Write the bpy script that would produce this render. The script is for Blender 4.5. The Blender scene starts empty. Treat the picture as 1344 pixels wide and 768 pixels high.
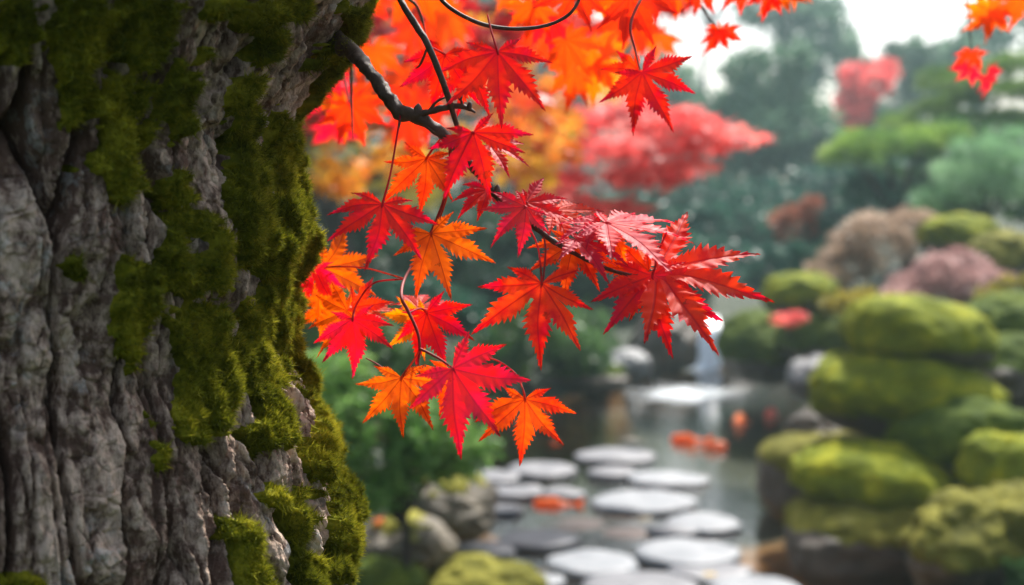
import bpy, math
import numpy as np
from mathutils import Vector, Matrix
R = math.radians
rng = np.random.default_rng(7)
sc = bpy.context.scene
COL = sc.collection

# ------------------------------------------------------------------ camera
CAM_Z = 1.40
FPX = 1867.0                      # focal length in photo pixels (1344 wide)
PITCH = math.atan((384 - 290) / FPX)
cam_d = bpy.data.cameras.new('camera')
cam = bpy.data.objects.new('camera', cam_d)
COL.objects.link(cam)
cam.location = (0, 0, CAM_Z)
cam.rotation_euler = (math.pi / 2 - PITCH, 0, 0)
cam_d.sensor_width = 36.0
cam_d.lens = FPX / 1344 * 36.0
cam_d.clip_start = 0.02
cam_d.clip_end = 2000
cam_d.dof.use_dof = True
cam_d.dof.focus_distance = 0.91
cam_d.dof.aperture_fstop = 6.0
sc.camera = cam

# ------------------------------------------------------------------ world, sun, exposure
SUN_EL, SUN_AZ = R(50), R(26)     # azimuth measured from +Y towards +X
world = bpy.data.worlds.new('World')
sc.world = world
world.use_nodes = True
wn = world.node_tree
bg = wn.nodes['Background']
sky = wn.nodes.new('ShaderNodeTexSky')
sky.sky_type = 'NISHITA'
sky.sun_disc = False
sky.sun_elevation = SUN_EL
sky.sun_rotation = SUN_AZ
sky.air_density = 1.0
sky.dust_density = 4.0
sky.ozone_density = 1.0
bg.inputs['Strength'].default_value = 0.118
hsv = wn.nodes.new('ShaderNodeHueSaturation')      # a thin veil of cloud takes the blue out of the sky
hsv.inputs['Saturation'].default_value = 0.75
wn.links.new(sky.outputs[0], hsv.inputs['Color'])
wn.links.new(hsv.outputs[0], bg.inputs['Color'])
sd = bpy.data.lights.new('sun', 'SUN')
sd.energy = 5.0
sd.angle = R(2.5)
sd.color = (1.0, 0.96, 0.90)
sun = bpy.data.objects.new('sun', sd)
COL.objects.link(sun)
sv = Vector((math.sin(SUN_AZ) * math.cos(SUN_EL), math.cos(SUN_AZ) * math.cos(SUN_EL), math.sin(SUN_EL)))
sun.rotation_euler = sv.to_track_quat('Z', 'Y').to_euler()
sun.location = (3, 6, 12)
sc.view_settings.view_transform = 'Standard'
sc.view_settings.look = 'None'
sc.view_settings.gamma = 1
sc.view_settings.use_curve_mapping = False
sc.view_settings.exposure = 0.97
sc.cycles.use_denoising = True
sc.cycles.max_bounces = 7
sc.cycles.diffuse_bounces = 3
sc.cycles.glossy_bounces = 3
sc.cycles.transmission_bounces = 4
sc.cycles.transparent_max_bounces = 8
sc.cycles.volume_bounces = 1
sc.cycles.sample_clamp_indirect = 6
sc.cycles.caustics_reflective = False
sc.cycles.caustics_refractive = False

# ------------------------------------------------------------------ helpers
CP, SP = math.cos(PITCH), math.sin(PITCH)

def ray(px, py):
    a = (px - 672) / FPX
    b = -(py - 384) / FPX
    return np.array([a, CP + b * SP, -SP + b * CP])

def at(px, py, Y):
    """the world point seen at photo pixel px, py at a depth of Y metres"""
    d = ray(px, py)
    d = d / d[1] * Y
    return np.array([d[0], Y, CAM_Z + d[2]])

def onz(px, py, z=0.0):
    d = ray(px, py)
    t = (z - CAM_Z) / d[2]
    return np.array([d[0] * t, d[1] * t, z])

def ppm(Y):
    return FPX / Y

def _hash(ix, iy, iz, seed):
    h = (ix * 374761393 + iy * 668265263 + iz * 2147483647 + seed * 1274126177) & 0xFFFFFFFF
    h = ((h ^ (h >> 13)) * 1274126177) & 0xFFFFFFFF
    h = ((h ^ (h >> 16)) * 2246822519) & 0xFFFFFFFF
    return ((h ^ (h >> 15)) & 0xFFFFFF) / float(0xFFFFFF)

def noise(x, y, z=None, seed=0):
    """value noise, -1..1"""
    x = np.asarray(x, dtype=np.float64); y = np.asarray(y, dtype=np.float64)
    ix = np.floor(x).astype(np.int64); iy = np.floor(y).astype(np.int64)
    fx = x - ix; fy = y - iy
    fx = fx * fx * fx * (fx * (fx * 6 - 15) + 10); fy = fy * fy * fy * (fy * (fy * 6 - 15) + 10)
    if z is None:
        h = lambda a, b: _hash(ix + a, iy + b, 0, seed)
        r = (h(0, 0) * (1 - fx) + h(1, 0) * fx) * (1 - fy) + (h(0, 1) * (1 - fx) + h(1, 1) * fx) * fy
        return r * 2 - 1
    z = np.asarray(z, dtype=np.float64)
    iz = np.floor(z).astype(np.int64); fz = z - iz
    fz = fz * fz * fz * (fz * (fz * 6 - 15) + 10)
    r = 0
    for c in (0, 1):
        h = lambda a, b: _hash(ix + a, iy + b, iz + c, seed)
        q = (h(0, 0) * (1 - fx) + h(1, 0) * fx) * (1 - fy) + (h(0, 1) * (1 - fx) + h(1, 1) * fx) * fy
        r = r + q * (fz if c else 1 - fz)
    return r * 2 - 1

def fbm(x, y, z=None, seed=0, oct=4, gain=0.5):
    s = 0; a = 1; t = 0
    for i in range(oct):
        k = 2.03 ** i
        s = s + a * noise(x * k, y * k, None if z is None else z * k, seed + i * 17)
        t += a; a *= gain
    return s / t

def voronoi(x, y, seed=0, jit=0.9):
    ix = np.floor(x).astype(np.int64); iy = np.floor(y).astype(np.int64)
    f1 = np.full(x.shape, 9.0); f2 = np.full(x.shape, 9.0); cid = np.zeros(x.shape)
    for a in (-1, 0, 1):
        for b in (-1, 0, 1):
            jx = _hash(ix + a, iy + b, 1, seed); jy = _hash(ix + a, iy + b, 2, seed)
            cx = ix + a + 0.5 + (jx - 0.5) * jit; cy = iy + b + 0.5 + (jy - 0.5) * jit
            d = np.sqrt((cx - x) ** 2 + (cy - y) ** 2)
            m = d < f1
            f2 = np.where(m, f1, np.minimum(f2, d))
            cid = np.where(m, jx, cid)
            f1 = np.where(m, d, f1)
    return f1, f2, cid

def sstep(a, b, x):
    t = np.clip((x - a) / (b - a), 0, 1)
    return t * t * (3 - 2 * t)

def mesh_np(name, V, F, mat, smooth=True, attrs=None):
    me = bpy.data.meshes.new(name)
    V = np.ascontiguousarray(V, dtype=np.float32)
    if isinstance(F, (list, tuple)):
        Fs = [f for f in F if len(f)]
    else:
        Fs = [F]
    loops = np.concatenate([f.reshape(-1) for f in Fs]).astype(np.int32)
    tot = np.concatenate([np.full(len(f), f.shape[1], np.int32) for f in Fs])
    start = np.concatenate([[0], np.cumsum(tot)[:-1]]).astype(np.int32)
    me.vertices.add(len(V)); me.vertices.foreach_set('co', V.reshape(-1))
    me.loops.add(len(loops)); me.loops.foreach_set('vertex_index', loops)
    me.polygons.add(len(tot)); me.polygons.foreach_set('loop_start', start)
    try:
        me.polygons.foreach_set('loop_total', tot)
    except Exception:
        pass
    if smooth:
        me.polygons.foreach_set('use_smooth', np.ones(len(tot), dtype=bool))
    if attrs:
        for k, a in attrs.items():
            a = np.asarray(a, dtype=np.float32)
            if a.ndim == 1:
                at_ = me.attributes.new(k, 'FLOAT', 'POINT'); at_.data.foreach_set('value', a)
            else:
                at_ = me.attributes.new(k, 'FLOAT_COLOR', 'POINT')
                if a.shape[1] == 3: a = np.concatenate([a, np.ones((len(a), 1), np.float32)], 1)
                at_.data.foreach_set('color', a.reshape(-1))
    me.materials.append(mat)
    me.update(calc_edges=True)
    return me

def link(name, me, parent=None, loc=None):
    o = bpy.data.objects.new(name, me)
    COL.objects.link(o)
    if parent is not None:
        o.parent = parent
    if loc is not None:
        o.location = loc
    return o

def tag(o, label=None, cat=None, group=None, kind=None):
    if label: o['label'] = label
    if cat: o['category'] = cat
    if group: o['group'] = group
    if kind: o['kind'] = kind
    return o

def empty(name, loc):
    o = bpy.data.objects.new(name, None)
    o.empty_display_size = 0.1
    COL.objects.link(o)
    o.location = loc
    return o

def part(name, V, F, mat, root, smooth=True, attrs=None, extra=None):
    """mesh given in world coordinates, stored relative to its root chain"""
    org = np.zeros(3); p = root
    while p is not None:
        org = org + np.array(p.location); p = p.parent
    return link(name, mesh_np(name, np.asarray(V) - org, F, mat, smooth, attrs), root)

class Buf:
    def __init__(s): s.v = []; s.f3 = []; s.f4 = []; s.n = 0; s.a = []
    def add(s, V, F, a=None):
        V = np.asarray(V, dtype=np.float64); F = np.asarray(F)
        s.v.append(V)
        (s.f3 if F.shape[1] == 3 else s.f4).append(F + s.n)
        s.n += len(V)
        s.a.append(np.zeros(len(V)) if a is None else np.broadcast_to(a, (len(V),)).astype(float))
    def V(s): return np.concatenate(s.v)
    def F(s):
        return ([np.concatenate(s.f4)] if s.f4 else []) + ([np.concatenate(s.f3)] if s.f3 else [])
    def A(s): return np.concatenate(s.a)

def spline(P, n):
    P = np.asarray(P, dtype=float)
    Q = np.vstack([2 * P[0] - P[1], P, 2 * P[-1] - P[-2]])
    out = []
    m = len(P) - 1
    for t in np.linspace(0, m, n):
        i = min(int(t), m - 1); u = t - i
        a, b, c, d = Q[i], Q[i + 1], Q[i + 2], Q[i + 3]
        out.append(0.5 * ((2 * b) + (c - a) * u + (2 * a - 5 * b + 4 * c - d) * u * u + (3 * b - a - 3 * c + d) * u ** 3))
    return np.array(out)

def tube(P, r, n=None, sides=10, rough=0.0, seed=0, nf=60.0, cap=True):
    """P: path, r: radii at the path's points"""
    P = np.asarray(P, dtype=float)
    r = np.broadcast_to(np.asarray(r, dtype=float), (len(P),))
    n = n or (len(P) - 1) * 8 + 1
    D = spline(np.column_stack([P, r]), n)
    C = D[:, :3]; rad = np.maximum(D[:, 3], 1e-5)
    T = np.gradient(C, axis=0); T /= np.linalg.norm(T, axis=1)[:, None] + 1e-12
    up = np.array([0.13, 0.97, 0.2]); 
    if abs(np.dot(T[0], up)) > 0.9: up = np.array([1, 0, 0])
    N = []; nrm = np.cross(T[0], up); nrm /= np.linalg.norm(nrm)
    for t in T:
        nrm = nrm - np.dot(nrm, t) * t; nrm /= np.linalg.norm(nrm) + 1e-12
        N.append(nrm)
    N = np.array(N); B = np.cross(T, N)
    ang = np.linspace(0, 2 * np.pi, sides, endpoint=False)
    V = C[:, None, :] + rad[:, None, None] * (np.cos(ang)[None, :, None] * N[:, None, :] + np.sin(ang)[None, :, None] * B[:, None, :])
    if rough:
        q = V.reshape(-1, 3)
        k = fbm(q[:, 0] * nf, q[:, 1] * nf, q[:, 2] * nf, seed, 3).reshape(n, sides)
        V = C[:, None, :] + (V - C[:, None, :]) * (1 + rough * k)[:, :, None]
    i = np.arange(n - 1)[:, None]; j = np.arange(sides)[None, :]
    a = i * sides + j; b = i * sides + (j + 1) % sides
    F = np.stack([a, b, b + sides, a + sides], -1).reshape(-1, 4)
    return V.reshape(-1, 3), F

def rand_rot(n, g=None, tilt=None):
    """random rotation matrices n x 3 x 3"""
    g = g or rng
    q = g.normal(size=(n, 4)); q /= np.linalg.norm(q, axis=1)[:, None]
    w, x, y, z = q.T
    return np.stack([np.stack([1 - 2 * (y * y + z * z), 2 * (x * y - z * w), 2 * (x * z + y * w)], -1),
                     np.stack([2 * (x * y + z * w), 1 - 2 * (x * x + z * z), 2 * (y * z - x * w)], -1),
                     np.stack([2 * (x * z - y * w), 2 * (y * z + x * w), 1 - 2 * (x * x + y * y)], -1)], 1)

# ------------------------------------------------------------------ materials
def new_mat(name):
    m = bpy.data.materials.new(name); m.use_nodes = True
    nt = m.node_tree
    return m, nt, nt.nodes['Principled BSDF'], nt.nodes['Material Output']

def N(nt, t, **kw):
    n = nt.nodes.new(t)
    for k, v in kw.items():
        if k in ('operation', 'blend_type', 'data_type', 'attribute_name', 'attribute_type', 'feature', 'noise_dimensions', 'wave_type', 'bands_direction'):
            setattr(n, k, v)
        else:
            n.inputs[k.replace('_', ' ')].default_value = v
    return n

def L(nt, a, b): nt.links.new(a, b)

def ramp(nt, fac, stops, interp='LINEAR'):
    r = nt.nodes.new('ShaderNodeValToRGB')
    r.color_ramp.interpolation = interp
    e = r.color_ramp.elements
    while len(e) < len(stops): e.new(0.5)
    for i, (p, c) in enumerate(stops):
        e[i].position = p
        e[i].color = (c[0], c[1], c[2], 1) if isinstance(c, tuple) else (c, c, c, 1)
    L(nt, fac, r.inputs['Fac'])
    return r

def mathn(nt, op, a, b=None, c=None, clamp=False):
    n = nt.nodes.new('ShaderNodeMath'); n.operation = op; n.use_clamp = clamp
    for i, v in enumerate((a, b, c)):
        if v is None: continue
        if isinstance(v, (int, float)): n.inputs[i].default_value = v
        else: L(nt, v, n.inputs[i])
    return n.outputs[0]

def mixc(nt, fac, a, b, blend='MIX'):
    n = nt.nodes.new('ShaderNodeMix'); n.data_type = 'RGBA'; n.blend_type = blend
    for s, v in ((n.inputs[0], fac), (n.inputs[6], a), (n.inputs[7], b)):
        if isinstance(v, (int, float)): s.default_value = v
        elif isinstance(v, tuple): s.default_value = (v[0], v[1], v[2], 1)
        else: L(nt, v, s)
    return n.outputs[2]

def noise_tex(nt, scale, detail=4, rough=0.55, vec=None, dist=0.0, sc3=None):
    n = nt.nodes.new('ShaderNodeTexNoise')
    n.inputs['Scale'].default_value = scale; n.inputs['Detail'].default_value = detail
    n.inputs['Roughness'].default_value = rough; n.inputs['Distortion'].default_value = dist
    if vec is None:
        g = nt.nodes.new('ShaderNodeNewGeometry'); vec = g.outputs['Position']
    if sc3:
        mp = nt.nodes.new('ShaderNodeMapping'); mp.inputs['Scale'].default_value = sc3
        L(nt, vec, mp.inputs['Vector']); vec = mp.outputs[0]
    L(nt, vec, n.inputs['Vector'])
    return n.outputs['Fac']

def bump(nt, h, strength, dist, normal=None):
    b = nt.nodes.new('ShaderNodeBump')
    b.inputs['Strength'].default_value = strength; b.inputs['Distance'].default_value = dist
    L(nt, h, b.inputs['Height'])
    if normal is not None: L(nt, normal, b.inputs['Normal'])
    return b.outputs[0]

# bark: pale weathered plate tops, red-brown young bark between them, lichen films
def mat_bark():
    m, nt, p, o = new_mat('weathered_bark')
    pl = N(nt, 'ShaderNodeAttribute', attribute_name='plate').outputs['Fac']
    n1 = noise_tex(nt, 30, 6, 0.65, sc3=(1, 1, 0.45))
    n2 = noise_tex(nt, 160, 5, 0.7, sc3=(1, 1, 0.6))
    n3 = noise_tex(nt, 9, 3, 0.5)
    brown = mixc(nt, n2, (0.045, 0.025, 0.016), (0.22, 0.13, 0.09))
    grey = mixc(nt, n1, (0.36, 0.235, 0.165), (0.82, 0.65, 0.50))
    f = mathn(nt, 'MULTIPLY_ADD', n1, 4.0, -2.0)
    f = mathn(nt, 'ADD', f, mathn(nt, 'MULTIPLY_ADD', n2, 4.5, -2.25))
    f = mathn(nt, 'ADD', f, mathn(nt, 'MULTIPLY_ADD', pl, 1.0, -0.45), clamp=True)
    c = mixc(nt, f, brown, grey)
    lich = ramp(nt, noise_tex(nt, 70, 5, 0.7), [(0.52, 0.0), (0.62, 1.0)]).outputs[0]
    lich = mathn(nt, 'MULTIPLY', lich, mathn(nt, 'MULTIPLY', ramp(nt, n3, [(0.45, 0.0), (0.6, 1.0)]).outputs[0], pl))
    c = mixc(nt, mathn(nt, 'MULTIPLY', lich, 0.7), c, (0.52, 0.53, 0.50))
    red = ramp(nt, noise_tex(nt, 45, 4, 0.6), [(0.55, 0.0), (0.72, 1.0)]).outputs[0]
    c = mixc(nt, mathn(nt, 'MULTIPLY', red, 0.55), c, (0.15, 0.085, 0.065))
    L(nt, c, p.inputs['Base Color'])
    p.inputs['Roughness'].default_value = 0.82
    p.inputs['Specular IOR Level'].default_value = 0.3
    h1 = bump(nt, n2, 1.0, 0.005)
    h2 = bump(nt, noise_tex(nt, 520, 4, 0.7, sc3=(1, 1, 0.4)), 0.7, 0.0012, h1)
    h3 = bump(nt, noise_tex(nt, 60, 3, 0.6, sc3=(0.35, 0.35, 6)), 0.35, 0.002, h2)
    L(nt, h3, p.inputs['Normal'])
    return m

def mat_moss(name='moss', dark=(0.020, 0.034, 0.005), mid=(0.075, 0.105, 0.010), light=(0.25, 0.25, 0.022), sc=1.0, trans=0.3):
    m, nt, p, o = new_mat(name)
    r = N(nt, 'ShaderNodeAttribute', attribute_name='rnd').outputs['Fac']
    n1 = noise_tex(nt, 26 * sc, 5, 0.68)
    n2 = noise_tex(nt, 300 * sc, 3, 0.6)
    f = mathn(nt, 'ADD', mathn(nt, 'MULTIPLY', r, 0.55), mathn(nt, 'MULTIPLY_ADD', n1, 1.5, -0.55))
    f = mathn(nt, 'ADD', f, mathn(nt, 'MULTIPLY_ADD', n2, 0.5, -0.25), clamp=True)
    c = ramp(nt, f, [(0.0, dark), (0.45, mid), (1.0, light)]).outputs[0]
    L(nt, c, p.inputs['Base Color'])
    p.inputs['Roughness'].default_value = 0.85
    p.inputs['Specular IOR Level'].default_value = 0.08
    L(nt, bump(nt, n2, 0.8 if sc == 1 else 0.45, 0.002 / sc), p.inputs['Normal'])
    tr = N(nt, 'ShaderNodeBsdfTranslucent')
    L(nt, c, tr.inputs['Color'])
    mx = N(nt, 'ShaderNodeMixShader', Fac=trans)
    L(nt, p.outputs[0], mx.inputs[1]); L(nt, tr.outputs[0], mx.inputs[2]); L(nt, mx.outputs[0], o.inputs['Surface'])
    return m

def mat_leaf(name='maple_leaf'):
    """leaf colours come from the object's own colour; veins and blush from the blade's coordinates"""
    m, nt, p, o = new_mat(name)
    a = N(nt, 'ShaderNodeAttribute', attribute_name='lv')
    sep = N(nt, 'ShaderNodeSeparateColor'); L(nt, a.outputs['Color'], sep.inputs[0])
    al, pe, ra = sep.outputs[0], sep.outputs[1], sep.outputs[2]
    oi = N(nt, 'ShaderNodeObjectInfo')
    base = oi.outputs['Color']
    tc = N(nt, 'ShaderNodeTexCoord').outputs['Object']
    n1 = noise_tex(nt, 55, 4, 0.6, vec=tc); n2 = noise_tex(nt, 210, 3, 0.6, vec=tc)
    hs = N(nt, 'ShaderNodeHueSaturation', Hue=0.510, Saturation=1.0, Value=1.25); L(nt, base, hs.inputs['Color'])
    hd = N(nt, 'ShaderNodeHueSaturation', Hue=0.488, Saturation=0.98, Value=0.72); L(nt, base, hd.inputs['Color'])
    f = mathn(nt, 'MULTIPLY_ADD', n1, 4.0, -1.75)
    f = mathn(nt, 'ADD', f, mathn(nt, 'MULTIPLY_ADD', al, 0.7, -0.28), clamp=True)
    c = mixc(nt, f, hs.outputs[0], hd.outputs[0])
    c = mixc(nt, 0.4, c, base)
    # side veins
    s = mathn(nt, 'SUBTRACT', al, mathn(nt, 'MULTIPLY', pe, 0.85))
    s = mathn(nt, 'ABSOLUTE', mathn(nt, 'SINE', mathn(nt, 'MULTIPLY', s, math.pi * 13)))
    sv_ = ramp(nt, s, [(0.0, 1.0), (0.22, 0.0)]).outputs[0]
    mid = ramp(nt, pe, [(0.004, 1.0), (0.016, 0.0)]).outputs[0]
    vein = mathn(nt, 'MAXIMUM', mathn(nt, 'MULTIPLY', sv_, 0.32), mid)
    vc = mixc(nt, 0.5, hd.outputs[0], (0.30, 0.02, 0.02))
    c = mixc(nt, mathn(nt, 'MULTIPLY', vein, 0.6), c, vc)
    c = mixc(nt, mathn(nt, 'MULTIPLY', mathn(nt, 'MULTIPLY_ADD', n2, 0.8, -0.3, clamp=True), 0.35), c, hd.outputs[0])
    n4 = noise_tex(nt, 130, 3, 0.6, vec=tc)
    spot = ramp(nt, mathn(nt, 'ADD', n4, mathn(nt, 'MULTIPLY', mathn(nt, 'POWER', al, 8.0), 0.30)), [(0.66, 0.0), (0.74, 1.0)]).outputs[0]
    c = mixc(nt, mathn(nt, 'MULTIPLY', spot, 0.65), c, (0.20, 0.03, 0.015))
    L(nt, c, p.inputs['Base Color'])
    rr = mathn(nt, 'MULTIPLY_ADD', n1, 0.4, 0.38)
    L(nt, rr, p.inputs['Roughness'])
    p.inputs['Specular IOR Level'].default_value = 0.38
    hgt = mathn(nt, 'ADD', mathn(nt, 'MULTIPLY', mathn(nt, 'SUBTRACT', 0, vein), 1.0), mathn(nt, 'MULTIPLY', n2, 0.35))
    nb = bump(nt, hgt, 0.45, 0.0006)
    L(nt, nb, p.inputs['Normal'])
    tr = N(nt, 'ShaderNodeBsdfTranslucent')
    ht = N(nt, 'ShaderNodeHueSaturation', Hue=0.5, Saturation=1.1, Value=1.1); L(nt, c, ht.inputs['Color'])
    L(nt, ht.outputs[0], tr.inputs['Color'])
    mx = N(nt, 'ShaderNodeMixShader', Fac=0.56)
    L(nt, p.outputs[0], mx.inputs[1]); L(nt, tr.outputs[0], mx.inputs[2]); L(nt, mx.outputs[0], o.inputs['Surface'])
    return m

def mat_foliage(name, stops, trans=0.35, rough=0.5):
    m, nt, p, o = new_mat(name)
    r = N(nt, 'ShaderNodeAttribute', attribute_name='rnd').outputs['Fac']
    c = ramp(nt, r, stops).outputs[0]
    L(nt, c, p.inputs['Base Color'])
    p.inputs['Roughness'].default_value = rough
    p.inputs['Specular IOR Level'].default_value = 0.3
    tr = N(nt, 'ShaderNodeBsdfTranslucent'); L(nt, c, tr.inputs['Color'])
    mx = N(nt, 'ShaderNodeMixShader', Fac=trans)
    L(nt, p.outputs[0], mx.inputs[1]); L(nt, tr.outputs[0], mx.inputs[2]); L(nt, mx.outputs[0], o.inputs['Surface'])
    return m

def mat_plain(name, c1, c2, scale=8, rough=0.7, bs=0.4, bd=0.01, spec=0.4):
    m, nt, p, o = new_mat(name)
    n1 = noise_tex(nt, scale, 5, 0.6); n2 = noise_tex(nt, scale * 6, 4, 0.65)
    f = mathn(nt, 'ADD', mathn(nt, 'MULTIPLY_ADD', n1, 1.6, -0.5), mathn(nt, 'MULTIPLY_ADD', n2, 0.6, -0.2), clamp=True)
    L(nt, mixc(nt, f, c1, c2), p.inputs['Base Color'])
    p.inputs['Roughness'].default_value = rough
    p.inputs['Specular IOR Level'].default_value = spec
    L(nt, bump(nt, n2, bs, bd), p.inputs['Normal'])
    return m

M = {}
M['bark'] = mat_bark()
M['moss'] = mat_moss('moss', (0.030, 0.042, 0.004), (0.17, 0.185, 0.010), (0.62, 0.55, 0.04))
M['rockmoss'] = mat_moss('boulder_moss', (0.026, 0.044, 0.004), (0.15, 0.18, 0.008), (0.58, 0.54, 0.03), 0.25, 0.08)
M['rockmoss_dark'] = mat_moss('deep_green_moss', (0.018, 0.035, 0.006), (0.065, 0.10, 0.010), (0.20, 0.24, 0.02), 0.25, 0.08)
M['rockmoss_tan'] = mat_moss('tan_moss', (0.036, 0.040, 0.007), (0.145, 0.14, 0.018), (0.48, 0.44, 0.09), 0.25, 0.08)
M['leaf'] = mat_leaf()
M['twig'] = mat_plain('twig_bark', (0.028, 0.016, 0.010), (0.13, 0.078, 0.048), 220, 0.6, 0.6, 0.0008)
M['redstalk'] = mat_plain('red_stalk', (0.22, 0.012, 0.012), (0.30, 0.03, 0.02), 200, 0.65, 0.2, 0.0004)
M['limb'] = mat_plain('grey_brown_bark', (0.02, 0.014, 0.011), (0.07, 0.052, 0.042), 20, 0.85, 0.6, 0.01)
M['rock'] = mat_plain('dark_wet_rock', (0.035, 0.026, 0.018), (0.15, 0.115, 0.08), 9, 0.55, 0.7, 0.02)
M['brownrock'] = mat_plain('tan_brown_rock', (0.05, 0.038, 0.022), (0.16, 0.13, 0.08), 9, 0.6, 0.7, 0.02)
M['greyrock'] = mat_plain('grey_rock', (0.09, 0.095, 0.10), (0.28, 0.28, 0.28), 8, 0.5, 0.7, 0.02)
M['stone'] = mat_plain('pale_stepping_stone', (0.11, 0.125, 0.145), (0.26, 0.275, 0.29), 7, 0.6, 0.4, 0.006, 0.35)
M['stone_dull'] = mat_plain('dull_stepping_stone', (0.065, 0.07, 0.085), (0.16, 0.165, 0.18), 7, 0.55, 0.4, 0.006, 0.4)
M['stone_brown'] = mat_plain('brown_stepping_stone', (0.13, 0.07, 0.045), (0.27, 0.18, 0.13), 14, 0.4, 0.25, 0.004, 0.6)

# ------------------------------------------------------------------ ground, pond bed, water
POND = np.array([(-0.25, 4.75), (-0.42, 5.4), (-0.50, 6.2), (-0.45, 7.0), (-0.62, 8.0), (-0.95, 9.3), (-0.5, 10.3), (0.35, 10.9),
                 (0.85, 12.0), (0.95, 13.6), (2.35, 13.6), (2.7, 12.2), (2.75, 10.5), (2.35, 9.0), (2.1, 7.6), (1.9, 6.4), (1.75, 5.4), (1.4, 4.75)])

def sdist(x, y, P):
    """signed distance to a polygon, negative inside"""
    d = np.full(x.shape, 1e9); inside = np.zeros(x.shape, bool)
    for i in range(len(P)):
        a = P[i]; b = P[(i + 1) % len(P)]
        ex, ey = b - a
        t = np.clip(((x - a[0]) * ex + (y - a[1]) * ey) / (ex * ex + ey * ey), 0, 1)
        d = np.minimum(d, np.hypot(x - a[0] - t * ex, y - a[1] - t * ey))
        c = ((a[1] > y) != (b[1] > y))
        with np.errstate(divide='ignore', invalid='ignore'):
            xi = ex * (y - a[1]) / (ey if ey != 0 else 1e-9) + a[0]
        inside ^= c & (x < xi)
    return np.where(inside, -d, d)

def ground_h(x, y):
    x = np.asarray(x, float); y = np.asarray(y, float)
    s = sdist(x, y, POND)
    out = 0.05 + 0.22 * sstep(0.0, 0.7, s) + 0.15 * sstep(0.5, 3, s)
    out = out + 0.95 * sstep(2.2, 9.0, x) * sstep(5.0, 14, y) + 0.5 * sstep(13.5, 24, y) + 0.02 * np.maximum(y - 20, 0) * sstep(20, 40, y) * (y < 900)
    out = out + 0.05 * fbm(x * 1.1, y * 1.1, None, 5, 3) * sstep(0.1, 1, s)
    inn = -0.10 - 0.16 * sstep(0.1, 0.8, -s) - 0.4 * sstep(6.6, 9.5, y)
    inn = inn + 0.03 * fbm(x * 6, y * 6, None, 9, 3)
    h = np.where(s < 0, inn * sstep(0, 0.22, -s) + 0.05 * (1 - sstep(0, 0.22, -s)), out)
    return h

def axis(lo, hi, core0, core1, step, n_out):
    a = core0 - (core0 - lo) * (np.linspace(1, 0, n_out, endpoint=False) ** 3)
    b = core1 + (hi - core1) * (np.linspace(0, 1, n_out + 1)[1:] ** 3)
    return np.concatenate([a, np.arange(core0, core1, step), [core1], b])
gx = axis(-700, 700, -3.5, 6, 0.06, 30)
gy = axis(-300, 1200, 0.0, 16, 0.06, 34)
GX, GY = np.meshgrid(gx, gy)
GZ = ground_h(GX, GY)
def grid_faces(ny, nx):
    i = np.arange(ny - 1)[:, None]; j = np.arange(nx - 1)[None, :]
    a = i * nx + j
    return np.stack([a, a + 1, a + nx + 1, a + nx], -1).reshape(-1, 4)

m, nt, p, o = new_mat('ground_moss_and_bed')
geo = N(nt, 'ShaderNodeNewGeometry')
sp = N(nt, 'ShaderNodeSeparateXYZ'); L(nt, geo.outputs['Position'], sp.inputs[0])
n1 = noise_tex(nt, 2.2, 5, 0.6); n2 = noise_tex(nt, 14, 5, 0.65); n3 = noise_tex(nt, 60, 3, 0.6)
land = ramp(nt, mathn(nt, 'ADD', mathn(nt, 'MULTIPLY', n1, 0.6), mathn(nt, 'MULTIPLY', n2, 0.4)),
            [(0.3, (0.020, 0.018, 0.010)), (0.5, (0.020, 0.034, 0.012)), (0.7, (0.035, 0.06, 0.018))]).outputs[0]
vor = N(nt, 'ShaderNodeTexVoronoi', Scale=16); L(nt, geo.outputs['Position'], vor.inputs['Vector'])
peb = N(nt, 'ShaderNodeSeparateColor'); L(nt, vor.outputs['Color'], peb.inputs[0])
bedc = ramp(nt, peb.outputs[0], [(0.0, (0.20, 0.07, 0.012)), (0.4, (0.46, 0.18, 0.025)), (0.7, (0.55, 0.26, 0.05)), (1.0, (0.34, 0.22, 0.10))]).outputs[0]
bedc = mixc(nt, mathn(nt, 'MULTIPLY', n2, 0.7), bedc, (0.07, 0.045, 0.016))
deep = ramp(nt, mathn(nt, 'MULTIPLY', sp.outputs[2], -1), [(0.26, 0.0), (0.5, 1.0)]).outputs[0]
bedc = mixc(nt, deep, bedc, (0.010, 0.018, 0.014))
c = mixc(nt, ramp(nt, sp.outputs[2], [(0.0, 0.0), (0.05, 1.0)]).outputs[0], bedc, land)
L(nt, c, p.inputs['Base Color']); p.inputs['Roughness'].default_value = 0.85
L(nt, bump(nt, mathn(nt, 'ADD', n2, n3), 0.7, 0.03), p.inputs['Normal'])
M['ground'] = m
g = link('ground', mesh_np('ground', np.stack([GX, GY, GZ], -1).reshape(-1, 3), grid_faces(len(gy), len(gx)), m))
tag(g, kind='structure')

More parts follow.
